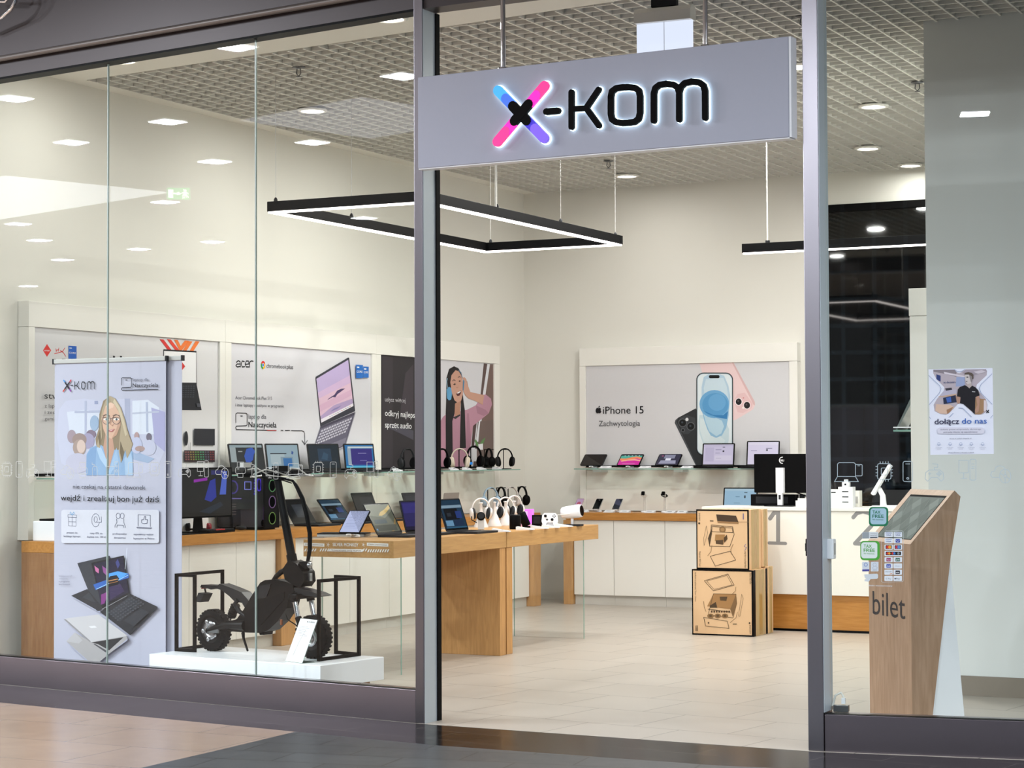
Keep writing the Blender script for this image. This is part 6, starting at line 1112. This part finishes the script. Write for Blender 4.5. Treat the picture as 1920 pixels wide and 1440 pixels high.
# ================================================================== decals and stickers on the glass
LO = V((-5.84, 10.453, 0))+V((-math.sin(LRZ), math.cos(LRZ), 0))*.0595; LU = V((math.cos(LRZ), math.sin(LRZ), 0))
rz2 = math.radians(8.56); RO = V((-3.366, 10.355, 0))+V((-math.sin(rz2), math.cos(rz2), 0))*.0595; RU = V((math.cos(rz2), math.sin(rz2), 0))
m_dec = mat('decal_film', 'a9aaa6', .5, noise=.01, spec=.3); m_dec2 = mat('decal_film_right', 'b7c6cd', .5, noise=.01, spec=.3)
def c_(x, y, r, n=16, ry=None): return [(x+r*math.cos(2*PI*i/n), y+(ry or r)*math.sin(2*PI*i/n)) for i in range(n)]
ICON = {
 'chip': [(rr(20, 25, 3), 1), (rr(9, 11, 1.5), 1)]+[([(x, s*12.8), (x, s*15.5)], 0) for x in (-6, -2, 2, 6) for s in (-1, 1)]+[([(s*10.2, y), (s*12.6, y)], 0) for y in (-8, -3, 2, 7) for s in (-1, 1)],
 'phone': [(rr(14, 32, 3), 1), (c_(0, 11, 1.5, 8), 1), ([(-3, -12), (3, -12)], 0)],
 'controller': [([(-8, -4), (8, -4), (13, 0), (14, 10), (10, 14), (5, 8), (-5, 8), (-10, 14), (-14, 10), (-13, 0)], 1), ([(-9, 2), (-5, 2)], 0), ([(-7, 0), (-7, 4)], 0)]+[(c_(x, y, 1.3, 8), 1) for x, y in ((7, -.5), (7, 4.5), (4.6, 2), (9.4, 2))]+[([(0, -4), (0, -8), (5, -8), (5, -13), (-3, -14)], 0)],
 'computer': [([(2, 3), (-12, 3), (-12, -17), (2, -17)], 1), ([(-5, 3), (-5, 12)], 0), ([(-9, 12), (0, 12)], 0), (rr(9, 33, 2, 4, 9, -2), 1), ([(7, -11), (11, -11)], 0), ([(7, -7), (11, -7)], 0), ([(7, -4), (11, -4)], 0)],
 'cloud': [([(-2, 6), (-12, 6), (-15, 2), (-13, -3), (-9, -4), (-7, -10), (-1, -13), (5, -10), (7, -6)], 0), (c_(7, 4, 8.5, 18, 11), 1), (c_(7, 4, 2.3, 10, 3), 1), ([(7, -6), (7, 1)], 0), ([(7, 7), (7, 14)], 0), ([(0, 0), (5, 3)], 0), ([(9, 5), (14, 9)], 0)],
 'printer': [([(-7, -6), (-7, -17), (7, -17), (7, -6)], 0), (rr(22, 13, 3, 4, 0, 0), 1), ([(-7, -3), (-3, -3)], 0), ([(-6, 6), (-6, 14), (6, 14), (6, 6)], 1)],
 'mouse': [(rr(11, 23, 5, 4, 0, 3), 1), ([(0, -5), (0, 0)], 0), ([(0, -8), (0, -11), (-6, -12), (-6, -16)], 0)],
 'monitor': [([(2, 9), (-15, 9), (-15, -8), (2, -8)], 0), ([(-6, 9), (-6, 13)], 0), ([(-10, 13), (-2, 13)], 0), (rr(10, 33, 2, 4, 8, -1), 1), (c_(8, -9, 2, 10), 1), (c_(8, 1, 2.6, 10), 1)],
 'laptop': [([(-14, 8), (-14, -12), (-12, -14), (8, -14), (10, -12), (10, 8)], 0), ([(-14, 8), (10, 8), (14, 16), (-18, 16)], 1), ([(-4, 14), (0, 14)], 0), ([(10, -11), (18, -11), (19, -10), (19, 6), (18, 7), (11, 7)], 0), ([(13, -9), (16, -9)], 0)]}
WHAT = {'chip': 'processor chip', 'phone': 'smartphone', 'controller': 'game controller', 'computer': 'desktop computer', 'cloud': 'cloud and disc', 'printer': 'printer', 'mouse': 'computer mouse', 'monitor': 'monitor and tower', 'laptop': 'laptop and tablet'}
def decal(kind, cx, cy, sx, sy, where, right=False):
    O, U, mt = (RO, RU, m_dec2) if right else (LO, LU, m_dec)
    a = Art(O, U, base=.0006); p = on(cx, cy, O, a.n)
    t = thing('window_decal', 'thin %s outline decal of a %s %s' % ('white' if right else 'grey', WHAT[kind], where), 'decal', p, 0, 'outline decals on the right glass' if right else 'outline decals on the left glass')
    for pts, cl in ICON[kind]: a.stroke([(cx+x*sx, cy+y*sy) for x, y in pts], 1.15 if right else .95, mt, bool(cl))
    a.build('outline', t)
for kd, cx, cy, wh in (('chip', 13, 880, 'at the left end of the window'), ('phone', 36, 880, 'over the white frame end'), ('controller', 61, 883, 'left of the banner'), ('computer', 93, 881, 'over the banner left edge'), ('cloud', 126, 884, 'on the banner at its left'), ('printer', 155, 883, "left of the banner woman's shirt"), ('mouse', 178, 882, 'over the glass seam'), ('monitor', 212, 882, "on the banner woman's collar"), ('laptop', 252, 880, "over the banner woman's hair tips"), ('chip', 290, 879, 'right of the banner woman'), ('phone', 315, 880, 'over the plain second banner'),
                       ('controller', 346, 882, 'at the black monitor left edge'), ('computer', 380, 881, 'over the black monitor'), ('cloud', 416, 884, 'over the monitor right corner'), ('printer', 451, 882, 'over the computer tower lights'), ('mouse', 477, 882, 'beside the second glass seam'), ('monitor', 511, 884, 'over the scooter handlebar'), ('laptop', 552, 882, 'over the scooter cables'), ('chip', 597, 879, 'over the dark shelf laptop'), ('phone', 625, 881, 'between two shelf laptops'), ('controller', 658, 884, 'over the purple-screened shelf laptop'), ('computer', 698, 882, 'over the white upright'), ('cloud', 739, 887, 'nearest the left steel post')):
    decal(kd, cx, cy, .82, .92, wh)
for kd, cx, cy, wh in (('laptop', 1590, 884, 'beside the right steel post'), ('chip', 1658, 884, 'above the barcode scanner'), ('phone', 1702, 884, 'at the dark window edge'), ('controller', 1752, 886, 'under the paper poster'), ('computer', 1813, 883, 'right of the paper poster bottom'), ('cloud', 1876, 888, 'at the right end of the glass')):
    decal(kd, cx, cy, 1.4 if kd == 'laptop' else 1.25, 1.18, wh, True)
# paper poster
def RA(): return Art(RO, RU, base=.0006)
def on_glass(name, label, cat, cx, cy, group=None):
    a = RA(); p = on(cx, cy, RO, a.n); return a, thing(name, label, cat, p, 0, group)
a, t = on_glass('paper_poster', 'white recruiting paper poster with a man in black taped to the right glass', 'poster', 1802, 772)
f = PX(7.58, 1730, 680); P1 = lambda x, y: f(x, y)[0]
def aprt(nm):
    a.build(nm, t); a.mb = MB()
a.poly([(1741, 692.5), (1861, 690), (1863.5, 851), (1744.5, 853)], col('e6e9f6')); aprt('sheet')
XS = f(150, 100, 450, 97, 490, 140, 520, 150, 545, 140, 610, 95, 900, 92, 915, 120, 910, 180, 770, 310, 760, 360, 900, 520, 920, 600, 910, 690, 860, 730, 790, 740, 740, 735, 580, 590, 540, 580, 500, 590, 370, 725, 330, 740, 250, 730, 170, 690, 155, 600, 200, 520, 300, 400, 308, 350, 200, 240, 150, 150)
cen = P1(535, 410)
for i in range(len(XS)): pass
a.k += 1; q_ = [a.q(*p) for p in XS]; qc = a.q(*cen); a.mb.add([a.L(*qc)]+[a.L(*p) for p in q_], [(0, i+1, (i+1) % len(q_)+1) for i in range(len(q_))], col('b9aeb6'))
for pts, c in (((150, 100, 450, 97, 480, 130, 480, 200, 270, 150, 155, 130), '8a8188'), ((610, 96, 900, 92, 912, 130, 700, 190, 560, 150), 'a79ca6'), ((195, 165, 255, 185, 255, 270, 235, 260, 195, 235), '2f3f78'), ((300, 130, 600, 190, 600, 210, 310, 160), 'd8d0d8'), ((480, 200, 600, 205, 600, 330, 470, 340), '9aa6c8'), ((310, 385, 480, 380, 480, 470, 250, 470), 'b9b4c6'), ((320, 365, 410, 355, 420, 385, 330, 400), '3a3640'), ((225, 480, 480, 440, 480, 470, 230, 490), 'c9a890'), ((290, 500, 470, 460, 490, 560, 300, 590), '242a44'), ((330, 500, 400, 485, 410, 560, 350, 570), '3f62b0'), ((190, 590, 400, 600, 450, 640, 340, 730, 250, 725, 180, 680), 'd8b9a4'), ((340, 670, 440, 625, 400, 690, 350, 730), 'a37a5c'), ((745, 500, 890, 520, 870, 700, 830, 735, 745, 735), 'a3805f'), ((870, 530, 905, 540, 915, 640, 900, 690, 868, 690), 'd9cdd0'), ((720, 130, 840, 105, 905, 130, 790, 160), 'cfc6ce')): a.poly(f(*pts), col(c))
a.text('x-kom', *P1(295, 295), *P1(465, 290), 4.2, col('3a4a78'), .01); aprt('shop_picture')
a.poly(f(470, 470, 485, 560, 500, 585, 540, 570, 535, 490), col('b08a78')); a.poly(f(755, 480, 800, 465, 815, 530, 800, 690, 760, 720, 740, 680, 780, 600), col('b58d78'))
a.poly(f(490, 480, 500, 380, 530, 345, 600, 320, 640, 340, 700, 325, 750, 350, 790, 390, 810, 465, 750, 490, 745, 640, 740, 735, 700, 690, 580, 590, 530, 575, 540, 490), col('15131a')); a.poly(f(625, 280, 690, 285, 700, 330, 665, 365, 630, 335), col('b9aca8')); a.poly(f(600, 190, 610, 165, 660, 160, 700, 180, 705, 240, 690, 290, 640, 305, 615, 285, 605, 230), col('cfc6c4')); a.poly(f(660, 170, 710, 185, 705, 250, 690, 285, 670, 220), col('8a8284'))
a.poly(f(595, 170, 600, 145, 650, 135, 700, 145, 725, 175, 722, 230, 705, 235, 700, 195, 660, 170), col('5c5048')); a.poly(f(612, 205, 640, 198, 655, 205, 640, 216), col('2a2628')); a.poly(f(612, 262, 635, 258, 640, 266, 620, 272), col('4a4244')); a.stroke(f(705, 412, 745, 415), .8, ink_w); aprt('man_picture')
gl_ = col('7f93b8'); a.stroke(f(85, 180, 240, 325, 262, 370, 240, 430, 92, 600), .7, gl_); a.stroke(f(985, 160, 830, 310, 805, 365, 830, 430, 990, 590), .7, gl_); a.stroke(f(455, 97, 490, 125, 530, 128, 565, 120, 600, 95), .7, gl_); a.stroke(f(515, 643, 570, 648, 695, 770), .8, gl_); a.stroke(f(435, 718, 378, 775), .8, gl_); a.stroke(f(95, 770, 118, 800), .6, gl_); a.stroke(f(995, 750, 965, 788), .6, gl_)
for A, B in (((908, 682), (940, 708)), ((938, 675), (910, 712))): a.stroke([P1(*A), P1(*B)], 1.6, ink_k)
aprt('line_pattern')
a.text('dołącz', *P1(172, 875), *P1(520, 868), 10.5, col('26264a'), .012); a.text('do nas', *P1(560, 867), *P1(912, 862), 10.5, col('3467b8'), .012)
a.poly(rr(670/7.58, 92/7.58, 40/7.58, 4, *P1(545, 966)), col('dad9e6'))
for st, x0, x1, y, h, o_ in (('szukamy gotowi od sprzedaży, dla którego', 255, 830, 958, 2.6, 0), ('potrzeby klienta są najważniejsze', 300, 780, 996, 2.6, .01), ('praca w naszym zespole to', 388, 695, 1084, 2, 0), ('więcej informacji o rekrutacji w salonie', 365, 730, 1284, 2, .01)): a.text(st, *P1(x0, y), *P1(x1, y-3), h, col('55556e'), o_)
for x in (232, 392, 545, 695, 855):
    a.stroke(f(x-24, 1160, x, 1180, x+24, 1160), .6, gl_); a.stroke([P1(x+18*math.cos(q*.6), 1150+16*math.sin(q*.6)) for q in range(11)], .4, gl_); a.text('atrakcyjne', *P1(x-45, 1212), *P1(x+45, 1211), 1.4, col('7a7a90')); a.text('warunki', *P1(x-30, 1232), *P1(x+30, 1231), 1.4, col('7a7a90'))
aprt('lettering')
# stickers
f = PX(5.536, 1590, 920); P1 = lambda x, y: f(x, y)[0]
for lb, x0, y0, x1, y1, g1, g2 in (('dark green TAX FREE sticker with pale blue centre, upper of the two', 217, 168, 418, 370, '1d7550', 'a6c6d6'), ('bright green TAX FREE sticker with white centre, lower of the two', 128, 521, 330, 723, '4ba53a', 'dfe9e6')):
    cx, cy = (x0+x1)/2, (y0+y1)/2; a, t = on_glass('sticker', lb, 'sticker', *P1(cx, cy), 'stickers on the right glass'); w = (x1-x0)/5.536
    a.poly(rr(w, w, 7, 5, *P1(cx, cy)), col(g1)); a.poly(rr(w*.83, w*.83, 5.5, 5, *P1(cx-(2 if x0 > 200 else 8), cy-3)), col(g2))
    gx = x0+(38 if x0 > 200 else 36); a.text('TAX', *P1(gx, y0+70), *P1(gx+82, y0+72), 6.3, col(g1), .022); a.text('FREE', *P1(gx, y0+112), *P1(gx+115, y0+114), 6.3, col(g1), .022); a.text('for tourists', *P1(gx, y0+136), *P1(gx+112, y0+139), 2.3, col(g1)); a.build('film', t)
a, t = on_glass('sticker', 'small grey and white info sticker between the TAX FREE stickers', 'sticker', *P1(232, 463), 'stickers on the right glass')
a.poly(f(148, 430, 315, 428, 315, 494, 148, 498), col('d5dbdf')); a.poly(f(150, 432, 218, 431, 218, 496, 150, 497), col('9aa3a8')); a.stroke(f(235, 446, 300, 445), .6, col('8a9298')); a.text('zwrot VAT', *P1(232, 470), *P1(303, 468), 2, col('4a5058')); a.poly(f(230, 482, 305, 480, 305, 490, 230, 492), col('2a2c34')); a.build('film', t)
a, t = on_glass('sticker', 'tall clear sticker with rows of payment card badges', 'sticker', *P1(470, 680), 'stickers on the right glass')
a.stroke([P1(345, 500), P1(345, 940), P1(360, 950), P1(565, 945), P1(575, 930), P1(575, 430), P1(560, 415), P1(390, 415)], .5, col('c9d3d8'))
a.build('film', t)
def badge(x0, y0, x1, y1, draw_):
    a.mb = MB(); w, h = (x1-x0)/5.536, (y1-y0)/5.536; a.poly(rr(w, h, 1.4, 3, *P1((x0+x1)/2, (y0+y1)/2)), col('dde3ea')); draw_((x0+x1)/2, (y0+y1)/2); a.build('badge', t)
def vis(s): return lambda x, y: (a.text(s, *P1(x-26, y+12), *P1(x+26, y+13), 2.6, col('2a3c90'), .02), a.stroke([P1(x-30, y-18), P1(x+30, y-17)], .8, col('2a3c90')))
def circ(c1, c2): return lambda x, y: (a.poly(rr(64/5.536, 38/5.536, .8, 3, *P1(x, y)), ink_k), a.ell(*P1(x-11, y), 2.9, 2.9, col(c1)), a.ell(*P1(x+11, y), 2.9, 2.9, col(c2)))
def tri(x, y): a.poly(rr(158/5.536, 36/5.536, .8, 3, *P1(x, y)), ink_k); [a.ell(*P1(x+dx, y), 2.2, 2.2, col(c)) for dx, c in ((-60, 'd8342f'), (-42, 'f0a030'), (-8, 'd8342f'), (10, '3a7ac8'), (52, '8a8f94'))]
def blk(c, s): return lambda x, y: (a.poly(rr(46/5.536, 36/5.536, .8, 3, *P1(x, y)), col(c)), a.text(s, *P1(x-18, y+8), *P1(x+18, y+8), 2.4, ink_w, .02))
rows = [(vis('VISA'), vis('VISA')), (vis('VISA'), blk('3a4aa0', 'V')), (circ('d8342f', 'f0a030'), circ('c03048', '5a8ac8')), None, (blk('a03a6a', 'Card'), blk('3a6a5a', 'JCB')), (blk('4a5ab0', 'AE'), lambda x, y: a.text('Diners', *P1(x-26, y+6), *P1(x+26, y+6), 2.2, col('8a93a8'))), (lambda x, y: (a.text('DISCOVER', *P1(x-32, y), *P1(x+32, y), 1.8, col('4a4a50')), a.poly([P1(x+6, y+20), P1(x+34, y+8), P1(x+34, y+20)], col('d88a4a'))), blk('26242c', 'blik')), (lambda x, y: a.text('G Pay', *P1(x-28, y+9), *P1(x+28, y+9), 2.8, col('7a8088')), lambda x, y: (a.ell(*P1(x-26, y+2), 1.3, 1.6, ink_k, 10), a.text('Pay', *P1(x-16, y+9), *P1(x+24, y+9), 2.8, ink_k)))]
for r, pr in enumerate(rows):
    y0 = 429+r*65
    if pr is None: badge(380, y0, 565, y0+54, tri)
    else:
        badge(380, y0, 466, y0+53, pr[0]); badge(474, y0, 562, y0+53, pr[1])
for x0, x1, lb, c in ((147, 222, 'small sticker with a blue ring and purple foot below the bright green sticker', '5a78c0'), (236, 317, 'small white line-drawing sticker beside the blue ring sticker', 'b5bcc6')):
    a, t = on_glass('sticker', lb, 'sticker', *P1((x0+x1)/2, 788), 'stickers on the right glass'); a.poly(rr((x1-x0)/5.536, 100/5.536, 1.2, 3, *P1((x0+x1)/2, 788)), col('d4dbe4'))
    a.stroke([P1((x0+x1)/2+17*math.cos(q*.4), 768+17*math.sin(q*.4)) for q in range(16)], .9, col(c), True)
    if x0 < 200: a.poly(f(148, 818, 221, 816, 221, 836, 148, 838), col('4a4a98')); 
    else: a.stroke(f(255, 800, 270, 785, 290, 785, 305, 800, 295, 815, 262, 815), .8, col('b5bcc6'), True); a.text('RODO', *P1(258, 831), *P1(300, 831), 1.8, col('9aa2ac'))
    a.build('film', t)
a, t = on_glass('sticker', 'white security camera sticker above the kiosk lettering', 'sticker', *P1(250, 900), 'stickers on the right glass')
cw_ = col('d3dae0'); a.poly(f(172, 868, 300, 862, 312, 870, 312, 905, 300, 915, 235, 918, 215, 945, 172, 940, 172, 920, 195, 918, 172, 900), cw_); a.stroke(f(160, 885, 165, 875, 175, 872), .6, cw_); a.text('obiekt monitorowany', *P1(205, 990), *P1(460, 996), 3, cw_, .01); a.build('film', t)
# little things fixed to the steel
t = thing('door_sensor', 'white sensor box on the side of the right steel post', 'sensor', tuple(onX(1553, 1029, -3.369)), 0); MB().bx(0, .035, -.025, .025, -.052, .052, m_white2).build('housing', t, .004); MB().bx(.0352, .036, -.012, .012, -.03, .03, m_grey).build('cover', t)
p = onY(1517, 1026, 10.4); t = thing('door_catch', 'small black catch on the left face of the right steel post', 'catch', (-3.4552, 10.4, p.z), 0); MB().bx(-.012, 0, -.03, .03, -.045, .045, m_blk).build('plate', t, .003); MB().bx(-.02, -.0122, -.012, .012, -.02, .02, m_dk).build('latch', t)
p = on(1575, 1332, RO+V((0, .03, 0)), (math.sin(rz2), -math.cos(rz2), 0)); t = thing('door_lock', 'grey lock block with a white cable on the right glass sill', 'lock', (p.x, p.y+.012, .191), rz2); MB().bx(-.04, .04, -.0, .04, .002, .036, m_mid).build('block', t, .003); MB().tube([(-.045, .02, .03), (-.03, .02, .085), (0, .02, .1), (.012, .02, .08), (.012, .02, .05)], .006, m_white, 8).box((.012, .02, .058), (.02, .02, .03), m_white2).build('cable', t)
